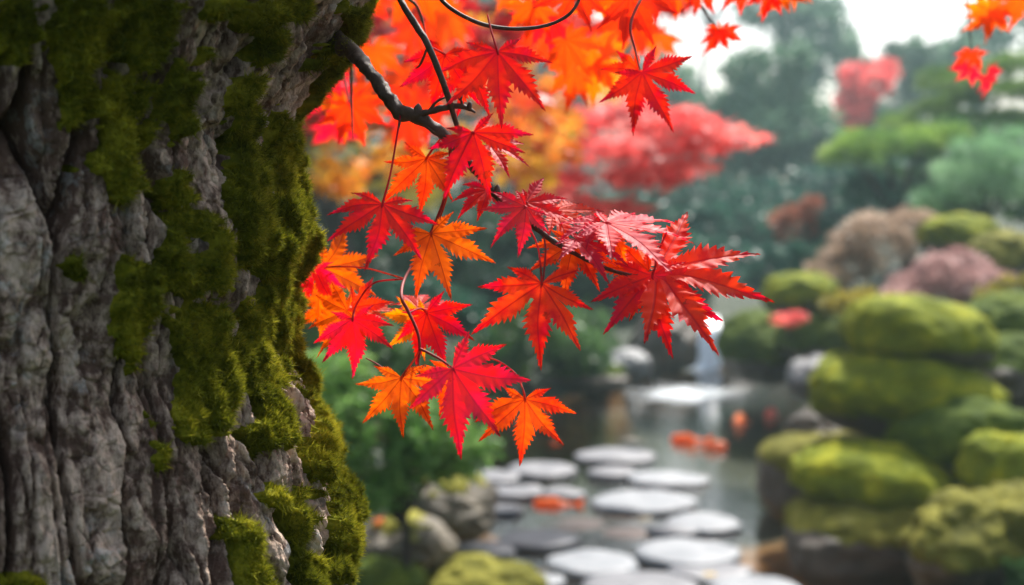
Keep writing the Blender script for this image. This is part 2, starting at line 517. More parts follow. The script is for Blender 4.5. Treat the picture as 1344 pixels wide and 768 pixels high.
m, nt, p, o = new_mat('pond_water')
nt.nodes.remove(p)
gl = N(nt, 'ShaderNodeBsdfGlossy', Roughness=0.04); gl.inputs['Color'].default_value = (1, 1, 1, 1)
tp = N(nt, 'ShaderNodeBsdfTransparent'); tp.inputs['Color'].default_value = (0.86, 0.84, 0.74, 1)
fr = N(nt, 'ShaderNodeFresnel', IOR=1.333)
w1 = noise_tex(nt, 7, 3, 0.5, sc3=(1, 1.6, 1)); w2 = noise_tex(nt, 26, 3, 0.5, sc3=(1, 1.8, 1))
nb = bump(nt, w1, 0.10, 0.02); nb = bump(nt, w2, 0.12, 0.006, nb)
L(nt, nb, gl.inputs['Normal']); L(nt, nb, fr.inputs['Normal'])
mx = N(nt, 'ShaderNodeMixShader'); L(nt, fr.outputs[0], mx.inputs[0]); L(nt, tp.outputs[0], mx.inputs[1]); L(nt, gl.outputs[0], mx.inputs[2])
L(nt, mx.outputs[0], o.inputs['Surface'])
M['water'] = m
wx = np.linspace(-2.2, 4, 2); wy = np.linspace(4.2, 14.2, 2)
WX, WY = np.meshgrid(wx, wy)
w = link('pond_water', mesh_np('pond_water', np.stack([WX, WY, WX * 0], -1).reshape(-1, 3), grid_faces(2, 2), m, False))
tag(w, kind='structure')

# ------------------------------------------------------------------ the big maple: trunk
ZC = lambda py: at(400, py, 0.9)[2]
sil = [(-260, 640), (-120, 560), (0, 481), (60, 443), (100, 413), (140, 388), (190, 372), (250, 382), (300, 398), (350, 388), (400, 376), (450, 370), (490, 378),
       (520, 397), (570, 418), (610, 434), (660, 446), (700, 468), (768, 506), (900, 560), (1100, 620)]
sz = np.array([ZC(a) for a, b in sil])[::-1]
sx = np.array([at(b, a, 0.9)[0] for a, b in sil])[::-1]
CXT, CYT, R0 = -0.435, 0.955, 0.292
tree = empty('maple_tree', (CXT, CYT, 0.30))
tag(tree, 'large old maple with mossy furrowed trunk and a sharp branch of red leaves', 'tree')

def trunk_base(th, z):
    """undisplaced trunk surface; th 0 = towards +X"""
    xs = np.interp(z, sz, sx)
    dev = xs - 0.016 - CXT - R0
    zlo = np.maximum(1.1 - z, 0)
    low = 0.16 * sstep(0.0, 0.8, zlo)
    dev = np.where(z < sz[3], np.interp(sz[3], sz, sx) - CXT - R0 - 0.016, dev)
    hi = np.maximum(z - 1.62, 0)
    dev = np.where(z > sz[-2], np.interp(sz[-2], sz, sx) - CXT - R0 - 0.016, dev)
    k = np.exp(-(np.mod(th + np.pi, 2 * np.pi) - np.pi) ** 2 / (2 * 0.75 ** 2))
    r = R0 + dev * (0.25 + 0.75 * k) + low * (1 + 0.25 * np.sin(3 * th + 1)) - 0.02 * sstep(1.8, 3, z)
    cx = CXT + 0.10 * hi
    return cx + r * np.cos(th), CYT + r * np.sin(th), r, cx

d0, d1 = R(-84), R(24)
th = np.concatenate([np.linspace(R(-180), d0, 60, endpoint=False), np.linspace(d0, d1, 900, endpoint=False), np.linspace(d1, R(180), 70)])
zz = np.concatenate([np.linspace(0.22, 1.13, 90, endpoint=False), np.linspace(1.13, 1.60, 700, endpoint=False), np.linspace(1.60, 2.9, 120)])
TH, ZZ = np.meshgrid(th, zz)
BX, BY, BR, BC = trunk_base(TH, ZZ)
U = TH * R0
# domain warp
wu = U + 0.010 * noise(U * 7, ZZ * 4.5, None, 3) + 0.007 * noise(U * 25, ZZ * 12, None, 4) + 0.0022 * noise(U * 90, ZZ * 40, None, 8)
wz = ZZ + 0.02 * noise(U * 20, ZZ * 10, None, 6)
edge = sstep(-0.20, -0.03, U)                  # towards the right rim the ridges get narrower and finer
cw = 0.030
f1, f2, cid = voronoi(wu / cw, wz / 0.24, 11, 0.85)
e1 = f2 - f1
fine = np.sin(0)  # placeholder
f1b, f2b, cidb = voronoi(wu / 0.0145 + 7.3, wz / 0.085 + 3.1, 23)
e2 = f2b - f1b
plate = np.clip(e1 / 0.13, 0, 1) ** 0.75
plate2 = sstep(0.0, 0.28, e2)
broad = noise(U * 11, ZZ * 2.2, None, 31)
H = (0.034 * (plate ** 0.7) + 0.006 * np.clip(e1, 0, 1) ** 0.6) * (1 - 0.25 * edge) + 0.004 * (cid - 0.5) + 0.006 * broad
H += (0.0048 + 0.0030 * edge) * plate2 * (0.5 + 0.5 * plate)
H += 0.0022 * noise(wu * 130, wz * 24, None, 41) * (0.6 + 0.8 * edge)
H += 0.0011 * noise(wu * 330, wz * 60, None, 42) * (0.7 + 0.6 * edge)
H += 0.0011 * noise(U * 240, ZZ * 240, None, 43) + 0.0030 * fbm(U * 60, ZZ * 42, None, 44, 3) * plate
rid = 1 - np.abs(noise(wu * 105, wz * 30, None, 45)); H += 0.0030 * (rid - 0.75) * plate
rid = 1 - np.abs(noise(wu * 230, wz * 85, None, 46)); H += 0.0014 * (rid - 0.75)
flake = np.floor((fbm(U * 45, ZZ * 30, None, 47, 3) + 1) * 5) / 5; H += 0.0052 * (flake - 1) * plate
H -= 0.006 * (plate > 0) * sstep(.25, .6, noise(U * 48, ZZ * 30, None, 48)) * sstep(.0, .4, noise(U * 110, ZZ * 60, None, 49))
crack = sstep(0.78, 0.95, 1 - np.abs(noise(wu * 22, wz * 95, None, 51))) * sstep(0.0, 0.5, noise(U * 30, ZZ * 22, None, 52))
H -= 0.0014 * crack * plate
f1c, f2c, cidc = voronoi(wu / 0.0075 + 1.7, wz / 0.017 + 5.1, 29)
H -= 0.0022 * (1 - np.clip((f2c - f1c) / 0.14, 0, 1)) * (cidc > .25) * plate; H += 0.0018 * (cidc - .5) * plate
H -= 0.038

# moss patches, given on the trunk's surface through the photo's pixels of their centres
MB = [(15, 45, 38, 60), (95, 50, 42, 70), (180, 50, 56, 66), (160, 150, 58, 84), (140, 225, 42, 50), (218, 150, 26, 60), (110, 130, 30, 50),
      (222, 250, 16, 30), (335, 40, 26, 46), (270, 14, 26, 18), (375, 12, 16, 22),
      (306, 160, 18, 60), (318, 240, 28, 66), (345, 330, 34, 60), (338, 410, 30, 60), (325, 490, 28, 50), (338, 560, 22, 50),
      (245, 300, 28, 38), (240, 360, 48, 46), (155, 420, 32, 55), (165, 365, 30, 18), (232, 430, 48, 50), (262, 490, 46, 56), (235, 555, 30, 36), (207, 598, 18, 26),
      (384, 240, 22, 60), (398, 320, 22, 60), (366, 200, 18, 50), (374, 300, 20, 70), (376, 420, 16, 80),
      (452, 36, 10, 40), (428, 86, 10, 30), (408, 130, 8, 34), (393, 180, 10, 34), (392, 450, 7, 50),
      (436, 570, 12, 46), (408, 600, 16, 50), (440, 620, 9, 60), (392, 690, 17, 46), (452, 690, 9, 50), (478, 735, 12, 40), (404, 745, 24, 30), (480, 765, 14, 20),
      (345, 652, 13, 20), (300, 692, 24, 18), (312, 722, 14, 36), (322, 765, 22, 14), (20, 762, 40, 14), (90, 350, 10, 12), (440, 750, 12, 22)]
dx_, dy_, dz_ = BX, BY, ZZ - CAM_Z
fwd = dy_ * CP - dz_ * SP; upc = dy_ * SP + dz_ * CP
PXm = 672 + FPX * dx_ / np.maximum(fwd, 0.05); PYm = 384 - FPX * upc / np.maximum(fwd, 0.05)
mk = np.zeros_like(U)
for (a, b, rx, ry) in MB:
    mk = np.maximum(mk, np.exp(-(((PXm - a) / rx) ** 2 + ((PYm - b) / ry) ** 2) * 0.75))
face = (TH > R(-95)) & (TH < R(30))
oth = sstep(0.1, 0.5, noise(U * 6, ZZ * 3, None, 77)) * 0.8
mk = np.where(face & (PYm > -40) & (PYm < 810), mk, oth)
mk = np.where(TH > R(6), np.maximum(mk, 0.55), mk)
nz = 0.40 * noise(U * 60, ZZ * 34, None, 61) + 0.30 * noise(U * 150, ZZ * 95, None, 62) + 0.2 * noise(U * 380, ZZ * 260, None, 63)
mm = mk + nz * 0.8 + 0.12 * (plate - 0.5)
mossw = sstep(0.635, 0.85, mm)
X = BX + H * np.cos(TH); Y = BY + H * np.sin(TH)
V = np.stack([X, Y, ZZ], -1)
F = grid_faces(len(zz), len(th))
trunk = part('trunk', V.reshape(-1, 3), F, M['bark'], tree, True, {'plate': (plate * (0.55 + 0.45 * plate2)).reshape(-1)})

vf1, vf2, vci = voronoi((U + .003 * noise(U * 80, ZZ * 80, None, 91)) / .0085, ZZ / .0105, 93)
wf1, wf2, wci = voronoi(U / .0036, ZZ / .0044, 95)
cush = np.clip(1 - vf1 ** 2 * 1.5, 0, 1); cush2 = np.clip(1 - wf1 ** 2 * 1.5, 0, 1)
lump = 0.5 + 0.5 * fbm(U * 95, ZZ * 75, ZZ * 0, 71, 2)
lump2 = 0.5 + 0.5 * noise(U * 260, ZZ * 230, None, 72)
lump3 = 0.5 + 0.5 * noise(U * 650, ZZ * 600, None, 73)
thick = 0.0005 + 0.0050 * lump ** 1.3 + 0.0064 * cush * (.4 + .9 * vci) + 0.0018 * cush2 + 0.0030 * lump2 + 0.0014 * lump3
fill = 0.35 * np.maximum(0.004 - H, 0)
HM = H + (thick + fill) * mossw ** 0.6 - 0.0012 * (mossw < 0.02)
VM = np.stack([BX + HM * np.cos(TH), BY + HM * np.sin(TH), ZZ], -1)
nyr, nxr = U.shape
keepv = (mossw > 0.015)
fq = F.reshape(nyr - 1, nxr - 1, 4)
kf = (keepv[:-1, :-1] | keepv[1:, :-1] | keepv[:-1, 1:] | keepv[1:, 1:])
Fm = fq[kf]
used = np.unique(Fm); remap = np.full(nyr * nxr, -1); remap[used] = np.arange(len(used))
Vm = VM.reshape(-1, 3)[used]; Fm = remap[Fm]
rn_s = (0.05 + 0.30 * cush + .25 * vci * cush + 0.25 * cush2).reshape(-1)[used]
# fibres
gu = np.gradient(VM, axis=1); gv = np.gradient(VM, axis=0)
NR = np.cross(gu, gv); NR /= np.linalg.norm(NR, axis=2)[:, :, None] + 1e-12
rad = np.stack([np.cos(TH), np.sin(TH), 0 * TH], -1)
NR = np.where((NR * rad).sum(2)[:, :, None] < 0, -NR, NR)
dense = np.zeros_like(U, bool); dense[90:790, 60:960] = True
cand = np.flatnonzero(((mossw > 0.25) & dense).reshape(-1))
# more fibres where they are seen sharply (near the rim)
wgt = (0.30 + 0.70 * sstep(-0.20, -0.06, U)).reshape(-1)[cand]
nb_ = 380000
pick = rng.choice(cand, nb_, p=wgt / wgt.sum())
Pb = VM.reshape(-1, 3)[pick] + rng.normal(0, 0.0003, (nb_, 3))
Nb = NR.reshape(-1, 3)[pick]
D = Nb + rng.normal(0, 0.55, (nb_, 3)) + np.array([0.0, 0, 0.25]) + 0.35 * rad.reshape(-1, 3)[pick]
D /= np.linalg.norm(D, axis=1)[:, None]
Ln = rng.uniform(0.0022, 0.0062, nb_) * np.where(rng.random(nb_) < 0.04, 1.7, 1.0)
S = np.cross(D, rng.normal(size=(nb_, 3))); S /= np.linalg.norm(S, axis=1)[:, None]
wd = rng.uniform(0.00025, 0.00055, nb_)[:, None]
v0 = Pb - S * wd - D * 0.0006; v1 = Pb + S * wd - D * 0.0006; v2 = Pb + D * Ln[:, None]
VB = np.stack([v0, v1, v2], 1).reshape(-1, 3)
FB = np.arange(nb_ * 3).reshape(-1, 3) + len(Vm)
rb = np.clip(rng.normal(0.5, 0.30, nb_), 0, 1)
RB = np.stack([rb * 0.6, rb * 0.6, np.clip(rb * 1.15 + 0.1, 0, 1.2)], 1).reshape(-1)
moss = part('moss', np.concatenate([Vm, VB]), [Fm, FB], M['moss'], trunk, True, {'rnd': np.concatenate([rn_s, RB])})

# limbs above the picture carrying the crown
bf = Buf()
limb_paths = [[(-0.34, 0.98, 2.75), (-0.1, 1.1, 3.2), (0.5, 1.5, 3.8), (1.2, 2.0, 4.2)],
              [(-0.38, 0.95, 2.75), (-0.6, 0.7, 3.4), (-0.9, 0.3, 4.1), (-1.0, -0.3, 4.6)],
              [(-0.36, 1.0, 2.8), (-0.5, 1.4, 3.4), (-0.9, 2.1, 4.2), (-1.3, 2.8, 4.6)],
              [(-0.36, 0.9, 2.7), (0.0, 0.5, 3.3), (0.5, -0.1, 3.9), (1.0, -0.6, 4.2)]]
for i, P in enumerate(limb_paths):
    bf.add(*tube(P, [0.12, 0.07, 0.04, 0.015], 30, 14, 0.12, i, 12))
part('limb', bf.V(), bf.F(), M['limb'], tree)

# ------------------------------------------------------------------ maple leaves
ANG = [0, 43, -43, 78, -78, 116, -116]
LEN = [1.0, 0.98, 0.98, 0.80, 0.80, 0.46, 0.46]
def leaf_mesh(name, seed, nt_=61, teeth=15, droop=0.25, fold=0.22, curl=0.35, wid=1.0):
    """palmate leaf with seven serrated lobes; the stalk joins at the origin, middle lobe along +X, blade faces +Z"""
    g = np.random.default_rng(seed)
    ang = np.array(ANG) + g.normal(0, 4.0, 7)
    ln = np.array(LEN) * (1 + g.normal(0, 0.07, 7))
    od = np.argsort(ang); 
    V = []; F = []; A = []; n = 0
    for k, i in enumerate(od):
        a0 = R(ang[i]); Li = ln[i]
        lo = R(ang[od[k - 1]]) if k > 0 else a0 - R(46)
        hi = R(ang[od[k + 1]]) if k < 6 else a0 + R(46)
        side_bend = g.normal(0, 0.07); dr = droop * (0.6 + 0.8 * g.random()); tw = g.normal(0, 0.25)
        for s, half in ((1, (hi - a0) / 2), (-1, (a0 - lo) / 2)):
            half = min(half, R(46))
            t = np.linspace(0, 1, nt_)
            # lobe width: narrow at the base, widest at 0.5, long drawn-out tip
            prof = 0.136 * wid * (np.sin(np.pi * np.clip(t, 0, 1) ** 0.86) ** 0.9) * (1 - 0.72 * sstep(0.45, 0.88, t)) + 0.035 * (1 - t) ** 0.5 * wid
            prof *= (0.62 + 0.38 * sstep(0.12, 0.5, t)) + 0.0
            prof = np.where(t > 0.985, 0, prof)
            prof[-1] = 0
            sinus = t * math.tan(half)
            free = prof < sinus
            ph = (t * teeth) % 1.0
            big = 0.30 * (ph - 0.45) * (0.5 + 0.8 * np.sin(np.pi * t))
            w_ = np.where(free, prof * (1 + 1.55 * big * (t < 0.97)), sinus)
            fw = np.where(free, 0.050 * ph * (t < 0.95) * (t > 0.2), 0)   # teeth lean towards the tip
            cols = 5
            for c_ in range(cols):
                q = (c_ / (cols - 1)) ** 0.9
                al = t + fw * q ** 2 + 0.0 * t
                pe = w_ * q * Li
                x = al * Li; y = s * pe
                # 3D form
                r_ = np.hypot(x, y)
                z = fold * np.abs(y) * 1.0
                z = z - dr * sstep(0.25, 1.25, t) * t * 0.55 * Li - 0.10 * droop * r_ ** 2
                z = z + 0.010 * np.sin((t - 0.8 * np.abs(pe)) * teeth * 2 * np.pi * 0.5) * q * sstep(0.15, 0.4, t)
                z = z + curl * 0.12 * np.sin(2.2 * t + side_bend * 20) * sstep(0.3, 1, t) * Li + tw * y * sstep(0.35, 0.9, t)
                y2 = y + side_bend * t ** 2 * Li * sstep(0.25, 0.8, t)
                X_ = x * math.cos(a0) - y2 * math.sin(a0); Y_ = x * math.sin(a0) + y2 * math.cos(a0)
                V.append(np.stack([X_, Y_, z], -1))
                A.append(np.stack([t, pe, np.full_like(t, g.random())], -1))
            i0 = n + np.arange(cols - 1)[:, None] * nt_ + np.arange(nt_ - 1)[None, :]
            f = np.stack([i0, i0 + 1, i0 + nt_ + 1, i0 + nt_], -1).reshape(-1, 4)
            if s < 0: f = f[:, ::-1]
            F.append(f); n += cols * nt_
    return np.concatenate(V), np.concatenate(F), np.concatenate(A)

def leaf_frame(phi, pitch, roll, flip=False, lay=0.0):
    """columns: lobe direction, side, normal, in world axes"""
    Rt = np.array([1.0, 0, 0]); Up = np.array([0, SP, CP]); Bk = np.array([0, -CP, SP])
    u = -Up * math.cos(R(phi)) + Rt * math.sin(R(phi))
    n_ = Bk * (-1 if flip else 1)
    v = np.cross(n_, u)
    m = np.stack([u, v, n_], 1)
    m = np.array(Matrix.Rotation(-R(lay), 3, 'X')) @ m
    rp = np.array(Matrix.Rotation(R(pitch), 3, 'Y')); rr = np.array(Matrix.Rotation(R(roll), 3, 'X'))
    return m @ rp @ rr

def to_obj_matrix(m, loc, s):
    M4 = Matrix.Identity(4)
    for i in range(3):
        for j in range(3):
            M4[i][j] = m[i][j] * s
        M4[i][3] = loc[i]
    return M4

PAL = {'crimson': (0.74, 0.016, 0.030), 'deep': (0.62, 0.011, 0.018), 'red': (0.86, 0.026, 0.012), 'scarlet': (0.90, 0.06, 0.008), 'orange': (0.94, 0.115, 0.006),
       'amber': (0.92, 0.22, 0.010), 'pink': (0.82, 0.06, 0.09), 'magenta': (0.62, 0.03, 0.08)}

def world_org(p):
    org = np.zeros(3)
    while p is not None:
        org = org + np.array(p.location); p = p.parent
    return org

seedc = [100]
def place_leaf(parent, px, py, Y, Lpx, phi, pitch=0, roll=0, pal='red', stalk=None, droop=0.25, wid=1.0, curl=0.35, flip=False, fold=0.22, label=None, lay=18):
    seedc[0] += 1
    c = at(px, py, Y); s = Lpx / ppm(Y) / max(0.35, math.cos(R(pitch))) 
    Vl, Fl, Al = leaf_mesh('leaf', seedc[0], droop=droop, wid=wid, curl=curl, fold=fold)
    m = leaf_frame(phi, pitch, roll, flip, lay)
    Vw = (Vl * s) @ m.T + c
    b = Buf(); b.add(Vw, Fl); A = [Al]
    if stalk:
        P = [at(*q) for q in stalk] + [c + m[:, 2] * 0.0005, c + m[:, 0] * s * 0.06 + m[:, 2] * 0.0004]
        tv, tf = tube(P, [0.00062] * (len(P) - 2) + [0.0008, 0.0002], None, 6)
        b.add(tv, tf); A.append(np.tile([[0.9, 0.0, 0.5]], (len(tv), 1)))
    o = part('leaf', b.V(), b.F(), M['leaf'], parent, True, {'lv': np.concatenate(A)})
    k = 1 + rng.normal(0, 0.05)
    o.color = (*[min(1, q * k) for q in PAL[pal]], 1)
    if label: o['label'] = label
    return o

# --- the sharp branch
PM = [(418, 40, .985), (444, 56, .945), (462, 68, .925), (482, 90, .91), (508, 126, .90), (527, 147, .895), (548, 153, .895), (585, 180, .90), (610, 206, .90), (632, 232, .90), (652, 256, .90),
      (690, 288, .90), (735, 322, .895), (790, 350, .89), (826, 361, .89), (845, 360, .89), (859, 354, .89)]
rM = [.0100, .0068, .0052, .0046, .0042, .0050, .0040, .0034, .0029, .0027, .0030, .0022, .0017, .0013, .0012, .0009, .0006]
bf = Buf()
bf.add(*tube([at(*q) for q in PM], rM, 300, 14, 0.42, 5, 230))
side = [(527, 147, .895), (545, 151, .893), (562, 147, .892), (580, 142, .892), (600, 139, .89), (616, 143, .89), (624, 148, .89)]
bf.add(*tube([at(*q) for q in side], [.004, .0028, .0021, .0022, .0018, .0014, .0006], 90, 9, 0.3, 6, 400))
for P, r_ in (([(562, 147, .892), (574, 133, .89), (588, 127, .888)], .0011), ([(606, 140, .89), (606, 134, .89), (604, 129, .89)], .001),
              ([(548, 153, .895), (556, 163, .894), (570, 174, .893)], .0012), ([(527, 147, .895), (524, 163, .89), (523, 170, .888)], .001),
              ([(652, 256, .90), (659, 255, .897), (664, 252, .895)], .0015), ([(826, 361, .89), (838, 366, .888), (850, 369, .886)], .0008)):
    bf.add(*tube([at(*q) for q in P], [r_, r_ * .8, r_ * .35], 12, 7, 0.2, 3, 400))
# buds and rings of bark along it
for (a, b, c_, s) in ((616, 140, .888, .0022), (604, 128, .889, .0018), (588, 126, .888, .0016), (652, 253, .899, .0034), (548, 150, .894, .0045), (690, 287, .899, .0026), (735, 321, .894, .002)):
    c = at(a, b, c_)
    bf.add(*tube([c - [0, 0, s], c, c + [0.0004, 0, s], c + [0.0006, 0, 1.5 * s]], [s * .5, s * .85, s * .55, s * .1], 10, 8, 0.2, 8, 500))
branch = part('branch', bf.V(), bf.F(), M['twig'], tree)
branch['label'] = 'sharp dark branch leaving the trunk with red leaves along it'
# moss tuft at a node of the branch
g = np.random.default_rng(5)
def fuzz(P, r, n, ln):
    """fibres around a path, as triangles"""
    Q = spline([at(*q) for q in P], 60)
    i = g.integers(0, 60, n)
    D = g.normal(size=(n, 3)); D[:, 2] += 0.4; D /= np.linalg.norm(D, axis=1)[:, None]
    B = Q[i] + D * r
    S = np.cross(D, g.normal(size=(n, 3))); S /= np.linalg.norm(S, axis=1)[:, None]
    return np.stack([B - S * .0003, B + S * .0003, B + D * g.uniform(.4, 1, n)[:, None] * ln], 1).reshape(-1, 3), np.arange(n * 3).reshape(-1, 3)
bf = Buf(); bf.add(*fuzz([(646, 248, .90), (654, 257, .90), (662, 263, .90)], .0024, 500, .0028)); bf.add(*fuzz([(436, 52, .95), (462, 68, .925)], .0055, 700, .0028)); bf.add(*fuzz([(482, 88, .91), (508, 125, .90)], .0038, 120, .002))
part('moss', bf.V(), bf.F(), M['moss'], branch, True, {'rnd': g.random(len(bf.V()))})

lf = lambda *a, **k: place_leaf(branch, *a, **k)
# leaves 1-11 (joint pixel, depth, middle lobe length in px, direction, tilt ...)
lf(653, 68, .885, 98, 5, 6, -6, 'deep', stalk=[(640, 20, .90), (646, 45, .89)], droop=0.15, lay=20, label='deep red leaf above the fork of the branch')
lf(621, 174, .875, 86, 14, 10, 8, 'crimson', stalk=[(606, 196, .90), (612, 182, .885)], droop=0.25, lay=26, label='crimson leaf lying over the fork of the branch')
lf(560, 208, .93, 78, -6, 10, 4, 'scarlet', stalk=[(580, 180, .905), (572, 190, .915)], droop=0.25)
lf(502, 268, .87, 92, -6, 8, -12, 'crimson', stalk=[(526, 148, .893), (520, 185, .885), (512, 230, .875)], droop=0.3, lay=30, label='crimson leaf hanging on a long stalk beside the trunk')
lf(566, 307, .90, 86, 18, 4, 6, 'orange', stalk=[(590, 190, .905), (588, 250, .915), (575, 292, .908)], droop=0.2, lay=15, label='orange leaf hanging below the branch')
lf(690, 272, .885, 72, -48, 8, -6, 'pink', stalk=[(660, 262, .90), (676, 264, .895)], droop=0.3, lay=40)
lf(690, 266, .915, 64, 70, 8, 10, 'crimson', stalk=[(665, 268, .90), (680, 262, .905)], droop=0.3, lay=50)
lf(796, 293, .90, 120, 74, 6, -6, 'pink', stalk=[(775, 318, .91), (788, 305, .905), (794, 298, .903)], droop=0.25, lay=62, label='pink leaf seen nearly edge-on above the branch')
lf(786, 292, .905, 66, -70, 6, 6, 'magenta', droop=0.3, lay=60)
lf(800, 298, .915, 56, 22, 8, 0, 'orange', droop=0.3, lay=30)
lf(752, 320, .905, 80, -10, 8, -10, 'scarlet', stalk=[(742, 322, .897), (748, 318, .90)], droop=0.3, lay=38)
lf(756, 314, .895, 78, 66, 6, -8, 'magenta', droop=0.3, lay=60)
lf(711, 372, .88, 110, -13, 2, 4, 'red', stalk=[(688, 288, .897), (704, 318, .888), (709, 345, .882)], droop=0.14, lay=14, label='large bright red leaf hanging under the middle of the branch')
lf(856, 362, .885, 112, 8, 5, -5, 'crimson', stalk=[(875, 305, .88), (862, 335, .882), (860, 350, .884)], droop=0.25, lay=30, label='crimson leaf at the very tip of the branch')
lf(862, 354, .89, 160, 72, 4, 6, 'red', droop=0.2, wid=0.95, lay=48, label='wide red leaf reaching right from the branch tip')
lf(852, 356, .905, 84, -62, 6, 0, 'scarlet', droop=0.25, lay=35)
lf(838, 348, .915, 64, 175, 6, 0, 'orange', droop=0.3, lay=58)
part('leaf_stalk', *(lambda t: (t[0], [t[1]]))(tube([at(*q) for q in [(713, 306, .898), (716, 330, .89), (713, 368, .882)]], [.0006, .0006, .0007], 20, 6)), M['redstalk'], branch)

# --- thin twigs from an upper branch that leaves the trunk above the picture
UB = [(470, -90, .99), (560, -120, 1.0), (680, -110, 1.05), (860, -90, 1.15), (1040, -110, 1.35), (1240, -120, 1.5), (1330, -100, 1.6)]
bf = Buf(); bf.add(*tube([at(*q) for q in UB], [.009, .007, .006, .005, .004, .003, .002], 160, 10, 0.15, 2, 120))
upper = part('branch', bf.V(), bf.F(), M['twig'], tree)
bf = Buf()
bf.add(*tube([at(*q) for q in [(500, -105, .99), (512, -50, .93), (526, 0, .89), (545, 32, .885), (562, 60, .88), (585, 118, .885), (600, 166, .895)]], [.003, .0026, .0022, .0022, .0021, .0020, .0016], 90, 9, 0.15, 4, 300))
bf.add(*tube([at(*q) for q in [(562, 60, .88), (552, 84, .885), (546, 90, .89)]], [.0008, .0007, .0004], 12, 6))
twig = part('twig', bf.V(), bf.F(), M['twig'], tree)
place_leaf(twig, 584, 72, .905, 74, -12, 18, 10, 'deep', stalk=[(566, 62, .885), (574, 66, .895)], droop=0.3)
place_leaf(twig, 612, 88, .93, 66, 38, 28, -10, 'deep', droop=0.3)
bf = Buf()
bf.add(*tube([at(*q) for q in [(560, -118, 1.0), (566, -40, .96), (580, 0, .93), (618, 26, .92), (660, 37, .92), (705, 36, .92), (738, 25, .92), (757, 6, .92), (770, -30, .94), (800, -98, 1.1)]], [.0022, .0018, .0016, .0015, .0014, .0013, .0012, .0011, .0011, .0012], 110, 8, 0.1, 4, 300))
twig2 = part('twig', bf.V(), bf.F(), M['twig'], tree)
bf = Buf()
bf.add(*tube([at(*q) for q in [(500, -105, 1.0), (470, -30, 1.1), (462, 40, 1.15), (461, 120, 1.16), (463, 182, 1.15)]], [.002, .0016, .0013, .0012, .0006], 50, 8, 0.1, 4, 300))
part('twig', bf.V(), bf.F(), M['twig'], tree); bf = Buf()
bf.add(*tube([at(*q) for q in [(495, -105, 1.05), (520, -20, 1.1), (548, 10, 1.12), (560, 50, 1.12)]], [.002, .0016, .0013, .0006], 40, 8, 0.1, 4, 300))
twig3 = part('twig', bf.V(), bf.F(), M['twig'], tree)

# --- lower left twig and its leaves
bf = Buf()
LT = [(592, 190, .905), (586, 250, .94), (568, 300, .95), (549, 336, .945), (531, 366, .93), (527, 390, .905), (536, 409, .90), (548, 436, .895), (551, 458, .893), (549, 475, .893), (551, 496, .893)]
bf.add(*tube([at(*q) for q in LT], [.0011, .0010, .0010, .0010, .0010, .0011, .0011, .0010, .0009, .0006, .0004], 100, 8, 0.1, 4, 300))
bf.add(*tube([at(*q) for q in [(551, 458, .893), (562, 463, .89), (580, 473, .887), (592, 482, .885)]], [.0010, .0009, .0008, .0006], 24, 7))
bf.add(*tube([at(*q) for q in [(480, 470, .93), (495, 478, .925), (512, 490, .92)]], [.0004, .0006, .0004], 12, 6))
lower = part('twig', bf.V(), bf.F(), M['redstalk'], tree)
pl = lambda *a, **k: place_leaf(lower, *a, **k)
pl(463, 419, .95, 68, 12, 18, 0, 'pink', stalk=[(531, 366, .93), (490, 372, .95), (468, 400, .955)], droop=0.3)
pl(456, 408, .975, 62, -75, 22, 8, 'orange', droop=0.3)
pl(462, 404, .985, 60, 62, 25, 0, 'red', droop=0.3)
pl(560, 411, .93, 72, 25, 20, 6, 'crimson', stalk=[(538, 410, .90), (552, 405, .915)], droop=0.25)
pl(556, 416, .955, 58, -48, 22, 0, 'amber', droop=0.3)
pl(527, 496, .885, 86, 6, 12, 4, 'orange', stalk=[(551, 460, .893), (541, 476, .889)], droop=0.22, label='lowest orange leaf beside the leafy bank')
pl(594, 484, .865, 112, 36, 20, -8, 'pink', stalk=[(590, 480, .884)], droop=0.3, label='large pink red leaf with a pale midrib')
pl(592, 488, .895, 66, -8, 18, 0, 'scarlet', droop=0.3)
pl(689, 524, .885, 80, -2, 10, 0, 'scarlet', stalk=[(592, 482, .885), (640, 470, .91), (674, 488, .90), (686, 510, .888)], droop=0.2, wid=1.0, label='lowest scarlet leaf over the dark pond water')
pl(424, 352, 1.02, 80, 70, 22, 6, 'orange', stalk=[(531, 366, .93), (480, 352, .98), (440, 350, 1.01)], droop=0.3)
pl(412, 350, 1.01, 58, -25, 30, 0, 'pink', droop=0.3)
pl(430, 400, 1.04, 50, -60, 20, 0, 'orange', droop=0.3)

pl(548, 404, .965, 58, 165, 10, 0, 'red', droop=0.3, lay=50)
pl(470, 408, .99, 56, 150, 8, 0, 'scarlet', droop=0.3, lay=50)
lf(642, 190, .92, 60, 70, 10, 0, 'crimson', droop=0.35, lay=50)
lf(726, 276, .93, 66, 62, 8, 0, 'red', droop=0.3, lay=58)
lf(640, 250, .92, 50, -50, 10, 0, 'crimson', droop=0.35, lay=45)
lf(880, 352, .91, 80, 98, 6, 0, 'pink', droop=0.2, lay=62)
# sharp-ish leaf at the upper right, on its own twig
bf = Buf(); bf.add(*tube([at(*q) for q in [(880, -92, 1.16), (850, -20, 1.06), (828, 30, 1.03), (834, 66, 1.02), (840, 92, 1.01)]], [.002, .0013, .0010, .0008, .0006], 50, 7))
twig4 = part('twig', bf.V(), bf.F(), M['redstalk'], tree)
place_leaf(twig4, 843, 95, 1.01, 84, 34, 14, 0, 'deep', droop=0.25, label='deep red leaf hanging alone above the pond')
place_leaf(twig4, 838, 92, 1.03, 50, -60, 30, 0, 'red', droop=0.3)

